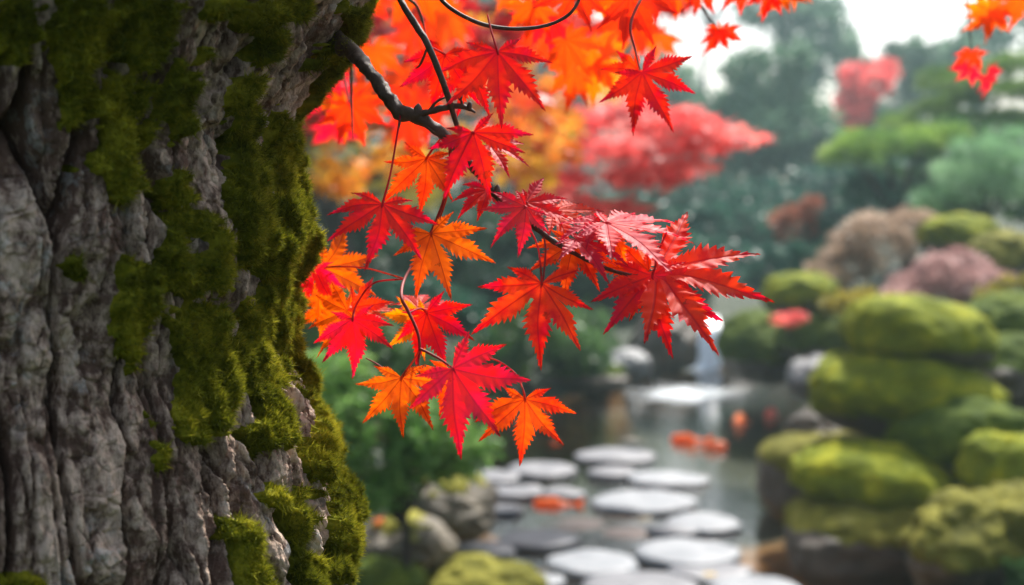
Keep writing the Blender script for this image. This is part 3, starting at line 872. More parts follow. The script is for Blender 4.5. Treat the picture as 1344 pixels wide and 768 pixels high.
# --- softer leaves further back on the same tree
LOW = []
for s in range(5):
    Vl, Fl, Al = leaf_mesh('leaf', 500 + s, nt_=17, teeth=5, droop=0.35, curl=0.5)
    LOW.append(mesh_np('leaf', Vl, Fl, M['leaf'], True, {'lv': Al}))
def soft_leaf(parent, px, py, Y, Lpx, phi, pitch, roll, pal):
    o = bpy.data.objects.new('leaf', LOW[int(rng.integers(0, 5))]); COL.objects.link(o)
    o.parent = parent
    m = leaf_frame(phi, pitch, roll)
    o.matrix_local = to_obj_matrix(m, at(px, py, Y) - world_org(parent), Lpx / ppm(Y))
    k = 1 + rng.normal(0, 0.08)
    o.color = (*[min(1, q * k) for q in PAL[pal]], 1)
    return o
def hanging(path, rad, leaves):
    bf = Buf(); bf.add(*tube([at(*q) for q in path], np.linspace(rad, rad * .3, len(path)), 12 * len(path), 7))
    t_ = part('twig', bf.V(), bf.F(), M['twig'], tree)
    for q in leaves: soft_leaf(t_, *q)
    return t_
hanging([(470, -100, 1.2), (440, -20, 1.3), (445, 60, 1.32), (458, 135, 1.3)], .003,
        [(459, 137, 1.3, 62, 20, 25, 0, 'red'), (455, 140, 1.32, 56, -55, 30, 0, 'orange'), (468, 128, 1.34, 52, 85, 30, 0, 'scarlet'), (440, 60, 1.34, 60, -30, 35, 0, 'crimson')])
hanging([(700, -108, 1.05), (740, -60, 1.12), (790, -20, 1.15), (822, 0, 1.15)], .003,
        [(826, -6, 1.13, 74, 34, 20, 0, 'red'), (815, -12, 1.15, 64, -20, 25, 0, 'scarlet'), (790, -14, 1.2, 60, 5, 25, 0, 'orange'), (858, -22, 1.2, 60, 50, 30, 0, 'red'), (757, -14, 1.12, 62, -25, 20, 0, 'red')])
hanging([(720, -106, 1.2), (715, -30, 1.3), (705, 10, 1.35), (720, 40, 1.35)], .003,
        [(742, 52, 1.3, 58, 40, 20, 0, 'scarlet'), (722, 20, 1.32, 62, -40, 20, 0, 'crimson'), (700, 6, 1.3, 52, -10, 20, 0, 'scarlet'), (775, 88, 1.5, 58, 10, 30, 0, 'orange'), (790, 75, 1.5, 56, 70, 30, 0, 'amber'),
         (757, 92, 1.45, 66, -60, 25, 0, 'scarlet'), (775, 60, 1.5, 55, 40, 30, 0, 'orange')])
hanging([(905, -88, 1.35), (900, -30, 1.4), (925, 15, 1.42), (945, 40, 1.42)], .0026,
        [(945, 40, 1.42, 42, 25, 25, 0, 'red'), (948, 38, 1.42, 28, -30, 40, 0, 'scarlet'), (885, -20, 1.4, 48, 10, 20, 0, 'scarlet'), (918, -14, 1.4, 44, 40, 30, 0, 'red')])
hanging([(1040, -110, 1.4), (1030, -50, 1.4), (1022, -15, 1.4)], .0026,
        [(1010, -14, 1.4, 44, -10, 20, 0, 'red'), (1026, -16, 1.4, 48, 20, 25, 0, 'orange'), (1040, -20, 1.42, 40, 55, 20, 0, 'orange'), (970, -24, 1.4, 44, 10, 20, 0, 'red')])
hanging([(1280, -112, 1.55), (1272, -50, 1.6), (1270, 0, 1.6), (1275, 70, 1.62)], .0026,
        [(1300, 14, 1.55, 46, 5, 20, 0, 'orange'), (1298, 10, 1.56, 44, 50, 20, 0, 'orange'), (1302, 12, 1.58, 44, -48, 20, 0, 'amber'), (1275, 68, 1.7, 30, 0, 20, 0, 'red'), (1342, -6, 1.55, 46, -10, 20, 0, 'scarlet'),
         (1276, 88, 1.9, 30, -40, 30, 0, 'pink'), (1296, 98, 1.9, 34, 60, 30, 0, 'pink')])
# a looser spray behind them
g = np.random.default_rng(21)
for (x0, x1, y0, y1, Y0, Y1, n, pals) in ((395, 640, -60, 60, 1.6, 2.3, 10, ('crimson', 'red', 'red', 'scarlet')), (600, 900, -60, 50, 1.7, 2.4, 12, ('red', 'scarlet', 'orange', 'amber')),
                                         (400, 560, 60, 170, 1.7, 2.3, 8, ('pink', 'red', 'scarlet'))):
    for i in range(n):
        px, py, Yd = g.uniform(x0, x1), g.uniform(y0, y1), g.uniform(Y0, Y1)
        V_, F_ = tube([at(px + g.normal(0, 30), -150, Yd), at(px + g.normal(0, 10), (py - 150) / 2, Yd), at(px, py, Yd)], [.0016, .001, .0006], 12, 5)
        t_ = part('twig', V_, [F_], M['twig'], tree)
        soft_leaf(t_, px, py, Yd, g.uniform(.055, .07) * ppm(Yd), g.uniform(-70, 70), g.uniform(5, 50), g.uniform(-25, 25), pals[int(g.integers(0, len(pals)))])

# ------------------------------------------------------------------ foliage builders
def star(n=5):
    pts = [(0, 0)]
    lens = [1.0, .85, .5, .5, .85]; angs = [0, 52, 110, -110, -52]
    od = np.argsort(angs)
    for k in range(5):
        a = R(angs[od[k]]); l = lens[od[k]]
        pts.append((l * math.cos(a), l * math.sin(a)))
        if k < 4:
            b = R((angs[od[k]] + angs[od[k + 1]]) / 2); pts.append((.28 * math.cos(b), .28 * math.sin(b)))
    V = np.array([(x, y, -.25 * (x * x + y * y)) for x, y in pts])
    F = np.array([(0, i, i + 1) for i in range(1, 9)])
    return V, F
T_STAR = star()
T_OVAL = (np.array([(0, 0, 0), (.35, -.2, .04), (.35, .2, .04), (.7, -.16, .0), (.7, .16, .0), (1, 0, -.1)]), np.array([(0, 1, 2), (1, 3, 4), (1, 4, 2), (3, 5, 4)]))
T_NEED = (np.array([(0, -.04, 0), (0, .04, 0), (1, 0, .1), (0, 0, -.04), (0.1, .05, .04), (.75, .62, .05), (0, -.03, 0), (.1, .03, .03), (.75, -.62, .05)]), np.array([(0, 1, 2), (3, 4, 5), (6, 7, 8)]))

def scatter(P, size, tmpl, g, up=0.0, jitter=0.35, dirs=None, base_rnd=None):
    n = len(P)
    if dirs is None:
        M3 = rand_rot(n, g)
        if up:
            # bias normals upward
            nr = M3[:, :, 2]; nr = nr + np.array([0, 0, up]); nr /= np.linalg.norm(nr, axis=1)[:, None]
            a = np.cross(nr, g.normal(size=(n, 3))); a /= np.linalg.norm(a, axis=1)[:, None]
            b = np.cross(nr, a); M3 = np.stack([a, b, nr], -1)
    else:
        a = dirs / np.linalg.norm(dirs, axis=1)[:, None]
        b = np.cross(a, g.normal(size=(n, 3))); b /= np.linalg.norm(b, axis=1)[:, None]
        M3 = np.stack([a, b, np.cross(a, b)], -1)
    s = size * (1 + g.uniform(-jitter, jitter, n))
    tv, tf = tmpl
    V = np.einsum('nij,kj->nki', M3, tv) * s[:, None, None] + P[:, None, :]
    F = tf[None] + (np.arange(n) * len(tv))[:, None, None]
    r = g.random(n) if base_rnd is None else np.clip(base_rnd + g.normal(0, .16, n), 0, 1)
    return V.reshape(-1, 3), F.reshape(-1, 3), np.repeat(r, len(tv))

def clump_points(C, Rr, n, g, shell=0.55, rough=0.22, bottom=-0.7):
    out = []; 
    D = g.normal(size=(int(n * 1.8) + 10, 3)); D /= np.linalg.norm(D, axis=1)[:, None]
    D = D[D[:, 2] > bottom][:n]
    rr = (shell + (1 - shell) * g.random(len(D)) ** 0.6) * (1 + rough * noise(D[:, 0] * 2.6 + C[0], D[:, 1] * 2.6 + C[1], D[:, 2] * 2.6 + C[2], 9))
    return np.asarray(C) + D * rr[:, None] * np.asarray(Rr), D

def bushy(name, label, cat, clumps, mat, size, dens, tmpl=T_OVAL, seed=0, topp=None, trunk_base=None, trunk_r=0.05, group=None, sub=5, up=0.0, outward=False, limb_mat=None, cname='foliage', tname='trunk', shell=.55, bottom=-0.7):
    """clumps: (px, py, Y, rx_px, ry_px, depth_m, [n mult])"""
    g = np.random.default_rng(1000 + seed)
    ell = []
    for c in clumps:
        px, py, Y, rx, ry, dm = c[:6]
        C = at(px, py, Y); k = Y / FPX
        ell.append((C, np.array([rx * k, dm, ry * k])))
    # break every big clump into smaller lobes so that the outline is uneven
    E = []
    for C, r in ell:
        E.append((C, r * 0.78))
        for i in range(sub):
            d = g.normal(size=3); d /= np.linalg.norm(d)
            if d[2] < -0.5: d[2] *= -1
            E.append((C + d * r * g.uniform(.55, .85), r * g.uniform(.22, .46)))
    cen = np.mean([c for c, r in ell], 0)
    base = np.array(trunk_base) if trunk_base is not None else np.array([cen[0], cen[1], float(ground_h(cen[0], cen[1]))])
    root = empty(name, base); tag(root, label, cat, group)
    b = Buf()
    for C, r in E:
        area = 4 * math.pi * ((r[0] * r[1]) ** 1.6 / 3 + (r[0] * r[2]) ** 1.6 / 3 + (r[1] * r[2]) ** 1.6 / 3) ** (1 / 1.6)
        n = max(12, int((3.0 if tmpl is T_STAR else 5.5) * area * dens / (size * size)))
        P, D = clump_points(C, r, n, g, shell, bottom=bottom)
        br = 0.5 + 0.35 * g.normal() * 0.6
        V, F, a = scatter(P, size, tmpl, g, up, dirs=(D + g.normal(0, .5, D.shape) + np.array([0, 0, .25])) if outward else None, base_rnd=br)
        b.add(V, F, a)
    part(cname, b.V(), b.F(), mat, root, False, {'rnd': b.A()})
    t = Buf()
    top = base + (cen - base) * 0.72 if topp is None else np.array(topp)
    bend = g.normal(0, .06, 3) * np.linalg.norm(cen - base)
    t.add(*tube([base - [0, 0, .05], (base + top) / 2 + bend * [1, 1, 0], top], [trunk_r, trunk_r * .8, trunk_r * .5], 16, 9, .12, seed, 8))
    for C, r in ell:
        mid = (top + C) / 2 + [0, 0, -.1 * abs(C[2] - top[2])]
        t.add(*tube([top - (top - base) * .25, mid, C], [trunk_r * .5, trunk_r * .32, trunk_r * .12], 10, 7, .1, seed, 8))
    part(tname, t.V(), t.F(), limb_mat or M['limb'], root)
    return root

def fol(name, a, b, c, tr=.35): 
    M[name] = mat_foliage(name, [(0.0, a), (0.5, b), (1.0, c)], tr)
fol('f_red', (.34, .006, .014), (.62, .03, .03), (.78, .14, .06), .38)
fol('f_pinkred', (.70, .05, .06), (.85, .13, .12), (.88, .26, .22), .6)
fol('f_orange', (.70, .06, .02), (.80, .22, .03), (.84, .48, .08), .38)
fol('f_yellow', (.80, .22, .02), (.85, .42, .03), (.80, .60, .08), .5)
fol('f_olive', (.10, .10, .012), (.28, .24, .025), (.52, .40, .04), .45)
fol('f_pad', (.08, .17, .03), (.21, .35, .055), (.40, .52, .10), .45)
fol('f_green', (.020, .055, .016), (.05, .12, .03), (.11, .22, .055), .35)
fol('f_bright', (.06, .15, .03), (.16, .33, .07), (.34, .54, .16), .5)
fol('f_dark', (.008, .026, .014), (.018, .05, .026), (.04, .095, .04), .3)
fol('f_teal', (.014, .055, .038), (.034, .11, .07), (.075, .19, .115), .3)
fol('f_pine', (.05, .11, .02), (.14, .24, .04), (.28, .40, .08), .4)
fol('f_mint', (.11, .24, .11), (.23, .42, .20), (.38, .56, .32), .4)
fol('f_beige', (.26, .17, .11), (.44, .32, .23), (.60, .47, .36), .35)
fol('f_pinkish', (.30, .16, .145), (.46, .28, .26), (.60, .42, .39), .35)
fol('f_mist', (.05, .11, .065), (.11, .20, .12), (.20, .32, .19), .35)  # paler green, with some of the haze put into the leaf colour
fol('f_lime', (.07, .11, .006), (.18, .23, .012), (.34, .38, .03), .35)
fol('f_rust', (.18, .05, .03), (.34, .12, .07), (.42, .2, .12), .4)

# the crown of the big maple, above the picture
g = np.random.default_rng(3)
b = Buf()
for P in (limb_paths[0], limb_paths[2]):
    for q, r_ in ((P[1], .5), (P[2], .85), (P[3], .95)):
        Pp, D = clump_points(np.array(q) + [0, 0, .35], np.array([r_, r_, r_ * .45]), int(200 * r_), g, .2)
        V, F, a = scatter(Pp, .05, T_STAR, g, .8); b.add(V, F, a)
cr = part('crown', b.V(), b.F(), M['f_red'], tree, False, {'rnd': b.A()}); cr['kind'] = 'stuff'

# ------------------------------------------------------------------ mossy rocks
def ico(sub):
    import bmesh
    bm = bmesh.new(); bmesh.ops.create_icosphere(bm, subdivisions=sub, radius=1)
    V = np.array([v.co[:] for v in bm.verts]); F = np.array([[v.index for v in f.verts] for f in bm.faces]); bm.free()
    return V, F
ICO6 = ico(6); ICO5 = ico(5)

def rock(name, label, px, py, Y, rx, ry, dm, seed, rmat='rock', mmat='rockmoss', moss_lo=-0.1, tilt=0.0, box=1.0, lumps=0.10, cat='rock', group=None, fibres=1200, thick=.013, z_shift=0):
    """px, py: picture centre; rx, ry: half sizes in px; dm: half depth in m"""
    g = np.random.default_rng(2000 + seed)
    V, F = ICO6 if rx / ppm(Y) > .12 else ICO5
    k = Y / FPX
    S = np.array([rx * k, dm, ry * k])
    pw = 2.0 + (1 - box) * 1.6
    Q = V / ((np.abs(V) ** pw).sum(1)[:, None] ** (1 / pw))
    s1 = 1 + lumps * 2.3 * fbm(V[:, 0] * 1.6 + seed, V[:, 1] * 1.6, V[:, 2] * 1.6, seed, 3) + lumps * .22 * fbm(V[:, 0] * 6, V[:, 1] * 6 + seed, V[:, 2] * 6, seed + 5, 3)
    P = Q * s1[:, None] * S
    c_, s_ = math.cos(R(tilt)), math.sin(R(tilt))
    P = np.stack([P[:, 0] * c_ + P[:, 2] * s_, P[:, 1], -P[:, 0] * s_ + P[:, 2] * c_], -1)
    C = at(px, py, Y) + np.array([0, 0, z_shift])
    base = C.copy(); base[2] = C[2] + P[:, 2].min()
    root = link(name, mesh_np(name, P + C - base, F, M[rmat]), None, base)
    tag(root, label, cat, group)
    nrm = P / (S ** 2); nrm /= np.linalg.norm(nrm, axis=1)[:, None]
    mo = nrm[:, 2] + .35 * fbm(V[:, 0] * 2.4, V[:, 1] * 2.4 + seed, V[:, 2] * 2.4, seed + 9, 3)
    mw = sstep(moss_lo, moss_lo + .25, mo)
    if mw.max() > 0 and mmat:
        l = .5 + .5 * fbm(P[:, 0] * 14 + seed, P[:, 1] * 14, P[:, 2] * 14, seed + 3, 3)
        PM_ = P + nrm * ((thick * .35 + thick * l) * mw ** .6 - .003)[:, None]
        kf = mw[F].max(1) > .02
        Fm = F[kf]; used = np.unique(Fm); rm = np.full(len(P), -1); rm[used] = np.arange(len(used))
        Vm = PM_[used]; Fm = rm[Fm]
        cand = np.flatnonzero(mw > .3)
        pk = g.choice(cand, fibres); B = PM_[pk] + g.normal(0, .008, (fibres, 3))
        D = nrm[pk] + g.normal(0, .5, (fibres, 3)); D /= np.linalg.norm(D, axis=1)[:, None]
        Sd = np.cross(D, g.normal(size=(fibres, 3))); Sd /= np.linalg.norm(Sd, axis=1)[:, None]
        VB = np.stack([B - Sd * .003 - D * .004, B + Sd * .003 - D * .004, B + D * .007], 1).reshape(-1, 3)
        mo_ = link('moss', mesh_np('moss', np.concatenate([Vm, VB]) + C - base, [Fm, np.arange(fibres * 3).reshape(-1, 3) + len(Vm)], M[mmat], True,
                   {'rnd': np.concatenate([(.2 + .5 * l)[used], np.repeat(.3 + .7 * g.random(fibres), 3)])}), root)
    return root

rock('mossy_boulder', 'bright mossy oval boulder on the very top of the stack', 1203, 440, 6.5, 99, 50, .34, 1, moss_lo=-.65, tilt=8, lumps=.06)
rock('mossy_boulder', 'wide mossy boulder second from the top of the stack', 1187, 519, 6.45, 130, 60, .40, 2, moss_lo=-.65, tilt=7, lumps=.07)
rock('mossy_boulder', 'dark green rounded boulder under the right end of the wide mossy boulder', 1262, 573, 6.1, 94, 50, .28, 3, mmat='rockmoss_dark', moss_lo=-.7, tilt=-3)
rock('mossy_boulder', 'squat boulder with tan mossy top standing in the pond, farthest left of the heap', 1085, 628, 6.75, 88, 56, .30, 4, mmat='rockmoss_tan', moss_lo=.42, box=.5, lumps=.07, tilt=-3)
rock('mossy_boulder', 'low bright yellow green mossy boulder lying on the broad bare-sided rock', 1150, 634, 6.0, 114, 50, .32, 5, moss_lo=-.55, tilt=5, lumps=.07)
rock('mossy_boulder', 'broad bare-sided rock at the waterline with a moss cap', 1140, 714, 5.8, 102, 58, .28, 6, mmat='rockmoss_tan', moss_lo=.42, box=.5, lumps=.10)
rock('mossy_boulder', 'round mossy boulder cut by the right edge above the knobbly one', 1328, 622, 5.75, 68, 54, .25, 7, mmat='rockmoss', moss_lo=-.3)
rock('mossy_boulder', 'knobbly tan mossy boulder in the lower right corner', 1262, 718, 5.2, 72, 66, .26, 8, mmat='rockmoss_tan', moss_lo=-.12, rmat='brownrock', box=.85, lumps=.14)
rock('mossy_boulder', 'tan mossy boulder at the right edge behind the small green shrub', 1340, 715, 5.25, 72, 72, .28, 9, mmat='rockmoss_tan', moss_lo=-.15, rmat='brownrock', box=.85, lumps=.12)
rock('bare_rock', 'dark bare rock inside the heap below the dark green boulder', 1265, 640, 6.3, 95, 50, .30, 10, mmat=None)
rock('bare_rock', 'dark bare rock behind the top boulder of the stack', 1330, 500, 7.2, 80, 60, .35, 11, mmat='rockmoss_dark', moss_lo=.5)
rock('mossy_mound', 'dark olive mossy mound at the right edge behind the top boulder', 1325, 425, 7.6, 75, 38, .4, 12, mmat='rockmoss_dark', moss_lo=-.5)
rock('grey_rock', 'grey wet rock at the far shore behind the wide mossy boulder', 1080, 498, 9.6, 48, 30, .3, 13, rmat='greyrock', mmat=None)
rock('mossy_mound', 'yellow green mossy mound between the waterfall and the pink shrubs', 1050, 388, 10.6, 50, 30, .35, 14, mmat='rockmoss', moss_lo=-.6)
rock('mossy_mound', 'dark mossy mound right of the waterfall', 1005, 455, 11.2, 60, 48, .45, 15, mmat='rockmoss_dark', moss_lo=-.5)
rock('mossy_mound', 'dull mossy mound above the grey wet rock', 1085, 445, 10.5, 62, 45, .45, 16, mmat='rockmoss_dark', moss_lo=-.4)
rock('mossy_boulder', 'olive mossy boulder among the pink shrubs', 1262, 312, 11, 54, 30, .35, 17, mmat='rockmoss', moss_lo=-.5)
rock('mossy_boulder', 'tan mossy boulder by the right edge above the pink shrub', 1322, 340, 10.4, 50, 36, .35, 18, mmat='rockmoss_tan', moss_lo=-.5)
rock('bare_rock', 'dark wedge rock under the left end of the wide mossy boulder', 1100, 585, 7.3, 70, 50, .3, 19, mmat=None)
rock('bare_rock', 'black bank rock low behind the stack', 1230, 560, 7.4, 150, 70, .35, 24, mmat=None)
# left bank
rock('bank_rock', 'dark rounded rock at the waterline under the leafy shrub', 597, 668, 5.9, 58, 44, .26, 20, mmat='rockmoss_tan', moss_lo=.75, rmat='brownrock', fibres=300)
rock('bank_rock', 'olive brown boulder between the trunk and the low bright moss', 528, 718, 5.3, 66, 44, .26, 21, mmat='rockmoss_tan', moss_lo=.85, rmat='brownrock', fibres=300)
rock('mossy_mound', 'low bright mossy cushion at the bottom edge left of the stepping stones', 622, 776, 5.25, 88, 38, .25, 22, mmat='rockmoss_tan', moss_lo=-.6, lumps=.14)
rock('mossy_mound', 'small mossy knob against the left of the bright cushion', 500, 775, 4.9, 60, 34, .22, 23, mmat='rockmoss_dark', moss_lo=-.4)
# rocks of the waterfall and far shore
rock('grey_rock', 'pale grey rock left of the waterfall', 822, 482, 12.6, 34, 24, .3, 30, rmat='greyrock', mmat=None)
rock('dark_rock', 'dark ledge rock the water falls over', 935, 480, 14.1, 62, 52, .4, 31, rmat='rock', mmat=None, box=.5)
rock('dark_rock', 'black rock wall left of the falling water', 872, 462, 13.9, 44, 56, .4, 32, rmat='rock', mmat=None, box=.55)
rock('dark_rock', 'small dark rock at the right foot of the waterfall', 985, 500, 13.2, 30, 22, .25, 33, rmat='rock', mmat=None)
rock('dark_rock', 'dark shore rock under the left far shrub', 770, 498, 11.6, 55, 22, .3, 34, rmat='rock', mmat='rockmoss_dark', moss_lo=.6)

# ------------------------------------------------------------------ waterfall and its foam
def wf_mat(name, lo, hi, scale, s3):
    m, nt, p, o = new_mat(name)
    n1 = noise_tex(nt, scale, 4, .6, sc3=s3)
    p.inputs['Base Color'].default_value = (.86, .92, .96, 1); p.inputs['Roughness'].default_value = .35
    ed = N(nt, 'ShaderNodeAttribute', attribute_name='body').outputs['Fac']
    L(nt, ramp(nt, mathn(nt, 'ADD', n1, mathn(nt, 'MULTIPLY_ADD', ed, .5, -.5)), [(lo, 0.0), (hi, 1.0)]).outputs[0], p.inputs['Alpha'])
    L(nt, bump(nt, n1, .6, .02), p.inputs['Normal'])
    return m
M['fall'] = wf_mat('falling_water', .20, .42, 14, (1, 1, .12))
M['foam'] = wf_mat('foam_and_sky_sheen', .34, .62, 9.0, (.4, 1.8, 1))  # foam patches, with the bright sky reflection put into the same white
n = 26; tt = np.linspace(0, 1, n)
bx = []
top = at(931, 415, 13.9); lip = at(932, 428, 13.62); bot = onz(930, 500, 0.0)
path = spline([top, lip, at(931, 450, 13.5), at(931, 478, 13.42), np.array([bot[0], 13.35, -.02])], n)
W = np.linspace(.08, .13, n); cols = 9
V = []
for j in range(cols):
    q = (j / (cols - 1) - .5) * 2
    V.append(path + np.stack([q * W, -.05 * (1 - q * q) * np.ones(n), 0 * W], -1) + np.stack([0 * W, .02 * noise(tt * 9 + j * 3, tt * 0 + j, None, 4), 0 * W], -1))
V = np.stack(V, 1).reshape(-1, 3)
wf = empty('waterfall', (float(path[-1][0]), 13.35, 0)); tag(wf, 'thin white waterfall dropping over dark rocks into the pond', 'waterfall')
part('falling_water', V, grid_faces(n, cols), M['fall'], wf, True, {'body': np.ones(len(V))})
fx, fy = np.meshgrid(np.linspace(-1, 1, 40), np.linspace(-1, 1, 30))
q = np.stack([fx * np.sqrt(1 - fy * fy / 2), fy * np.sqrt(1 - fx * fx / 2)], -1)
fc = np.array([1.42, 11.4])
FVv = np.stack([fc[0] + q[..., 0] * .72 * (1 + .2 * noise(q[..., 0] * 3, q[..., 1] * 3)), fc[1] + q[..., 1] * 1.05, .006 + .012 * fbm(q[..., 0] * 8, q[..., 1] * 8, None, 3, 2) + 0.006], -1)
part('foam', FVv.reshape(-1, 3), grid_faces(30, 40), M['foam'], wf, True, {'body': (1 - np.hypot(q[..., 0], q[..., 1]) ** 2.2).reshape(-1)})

# ------------------------------------------------------------------ stepping stones
ST = [(806, 595, 52, 'stone_dull', 'flat grey stepping stone farthest out in the pond'), (710, 613, 47, 'stone_dull', 'grey stepping stone near the far left of the stones'),
      (804, 617, 34, 'stone_dull', 'small stepping stone just before the farthest one'), (876, 625, 53, 'stone', 'pale stepping stone nearest the orange and white koi'),
      (646, 622, 38, 'stone_dull', 'bluish stepping stone beside the leaves of the left bank'), (676, 641, 42, 'stone_dull', 'grey stepping stone in the left of the third row'),
      (738, 644, 32, 'stone_dull', 'small grey stepping stone just behind the orange koi under water'), (843, 654, 71, 'stone', 'large pale oval stepping stone in the middle of the pond'),
      (826, 673, 40, 'stone_brown', 'low dull stone tucked against the front of the large pale oval one'), (922, 682, 52, 'stone', 'pale stepping stone on the right of the middle rows'),
      (882, 692, 34, 'stone_dull', 'small wet stone touching the left of the right middle stone'), (664, 664, 24, 'stone_dull', 'smallest bluish stone left of the orange koi'),
      (755, 686, 46, 'stone_brown', 'brown wet stone behind the two front pale stones'), (824, 698, 40, 'stone_brown', 'brown wet stone left of the brightest stone'),
      (708, 703, 54, 'stone_dull', 'grey brown stepping stone behind the front left pale stone'), (633, 717, 47, 'stone_dull', 'grey stepping stone against the left bank rock'),
      (776, 734, 64, 'stone', 'pale round stepping stone in front left of the brightest one'), (903, 720, 73, 'stone', 'brightest large stepping stone in the front right'),
      (930, 745, 56, 'stone_dull', 'dull stone tucked under the front of the brightest stone'), (702, 758, 42, 'stone', 'pale stone next to the bright mossy cushion'),
      (838, 766, 78, 'stone_dull', 'wide stone at the bottom edge under the brightest stone'), (990, 768, 62, 'stone', 'pale stone in the bottom right corner of the stone path')]
def stone(px, py, rpx, mat, label, seed, zt):
    g = np.random.default_rng(3000 + seed)
    c = onz(px, py, zt); r = rpx / ppm(c[1])
    na = 64; a = np.linspace(0, 2 * np.pi, na, endpoint=False)
    pro = [(0.0, 1.0), (.35, 1.0), (.65, .99), (.82, .95), (.92, .86), (.98, .68), (1.0, .4), (.99, .0), (.94, -1.0), (.8, -2.2)]
    depth_r = 1.0 + g.uniform(-.08, .12)
    V = []
    for (q, h) in pro:
        rad = r * q * (1 + .07 * noise(np.cos(a) * 1.6 + seed * 3, np.sin(a) * 1.6, None, seed) + .03 * noise(np.cos(a) * 5 + seed, np.sin(a) * 5, None, seed + 1))
        x = rad * np.cos(a); y = rad * np.sin(a) * depth_r
        z = .035 * h + .006 * noise(x * 9 + seed, y * 9, None, 5) - .035
        V.append(np.stack([x, y, z * np.ones(na)], -1))
    V = np.concatenate(V)
    i = np.arange(len(pro) - 1)[:, None]; j = np.arange(na)[None, :]
    F = np.stack([i * na + j, i * na + (j + 1) % na, (i + 1) * na + (j + 1) % na, (i + 1) * na + j], -1).reshape(-1, 4)[:, ::-1]
    o = link('stepping_stone', mesh_np('stepping_stone', V, F, M[mat]), None, c)
    tag(o, label, 'stepping stone', 'stepping stones crossing the pond')
for i, s in enumerate(ST):
    low = s[3] == 'stone_brown'
    stone(*s, i, (.004 if low else .03) + .002 * (i % 3) - (.012 if 'tucked' in s[4] else 0))
rock('pebble', 'small brown pebble lying behind the farthest stepping stone', 829, 582, 9.05, 17, 6, .06, 40, rmat='rock', mmat=None, cat='pebble')

# ------------------------------------------------------------------ koi
m, nt, p, o = new_mat('koi_skin')
tc = N(nt, 'ShaderNodeTexCoord').outputs['Object']
n1 = noise_tex(nt, 9, 2, .5, vec=tc)
oi = N(nt, 'ShaderNodeObjectInfo')
L(nt, mixc(nt, ramp(nt, n1, [(.57, 0.0), (.62, 1.0)]).outputs[0], oi.outputs['Color'], (.95, .70, .5)), p.inputs['Base Color'])
p.inputs['Roughness'].default_value = .3; M['koi'] = m
trk = N(nt, 'ShaderNodeBsdfTranslucent'); L(nt, p.inputs['Base Color'].links[0].from_socket, trk.inputs['Color'])
mxk = N(nt, 'ShaderNodeMixShader', Fac=.4); L(nt, p.outputs[0], mxk.inputs[1]); L(nt, trk.outputs[0], mxk.inputs[2]); L(nt, mxk.outputs[0], o.inputs['Surface'])
def koi(px, py, z, length, yaw, label, col=(.98, .24, .02), seed=0):
    c = onz(px, py, z)
    root = empty('koi', c); root.rotation_euler = (0, 0, R(yaw))
    tag(root, label, 'fish', 'koi swimming in the pond')
    Lh = length
    t = np.linspace(0, 1, 24); prof = .15 * np.sin(np.pi * np.clip(t, 0, 1) ** .62) ** .8 * (1 - .45 * t) + .012
    prof[0] = .012; prof[-1] = .008
    bend = .06 * np.sin(t * 3.2) 
    P = np.stack([(.5 - t) * Lh, bend * Lh, 0 * t], -1)
    a = np.linspace(0, 2 * np.pi, 16, endpoint=False)
    V = (P[:, None, :] + Lh * prof[:, None, None] * np.stack([0 * a, .85 * np.cos(a), 1.1 * np.sin(a)], -1)[None]).reshape(-1, 3)
    i = np.arange(23)[:, None]; j = np.arange(16)[None, :]
    F = np.stack([i * 16 + j, i * 16 + (j + 1) % 16, (i + 1) * 16 + (j + 1) % 16, (i + 1) * 16 + j], -1).reshape(-1, 4)
    body = link('body', mesh_np('body', V, F, M['koi']), root); body.color = (*col, 1)
    def fin(nm, pts):
        pts = np.array(pts) * Lh; n_ = len(pts)
        V = np.concatenate([pts + [0, 0, .002], pts - [0, 0.001, .002]])
        F = [[0, k, k + 1] for k in range(1, n_ - 1)] + [[n_, n_ + k + 1, n_ + k] for k in range(1, n_ - 1)]
        o = link(nm, mesh_np(nm, V, np.array(F), M['koi'], False), root); o.color = (*col, 1)
    yb = .06 * math.sin(3.2)
    fin('tail_fin', [(-.46, yb, 0), (-.60, yb + .02, .10), (-.72, yb + .03, .13), (-.64, yb + .02, 0), (-.72, yb + .03, -.12), (-.60, yb + .02, -.09)])
    fin('dorsal_fin', [(.16, .05, .10), (.10, .05, .18), (-.05, .06, .16), (-.20, .05, .09), (0, .055, .09)])
    for s in (1, -1):
        fin('pectoral_fin', [(.25, s * .08, -.03), (.20, s * .20, -.05), (.10, s * .24, -.05), (.12, s * .10, -.04)])
koi(903, 577, .020, .22, 165, 'orange koi breaking the surface left of the white and orange one', seed=1)
koi(934, 586, .020, .20, 12, 'pale orange and white koi beside the pale stepping stone', col=(.85, .25, .08), seed=2)
koi(972, 553, .020, .30, 75, 'orange koi farther out near the foam', seed=3)
koi(1012, 545, .020, .27, 70, 'red orange koi farthest right by the mossy boulders', col=(.85, .08, .03), seed=4)
koi(727, 662, .002, .21, 178, 'orange koi under the water between the left stepping stones', seed=5)

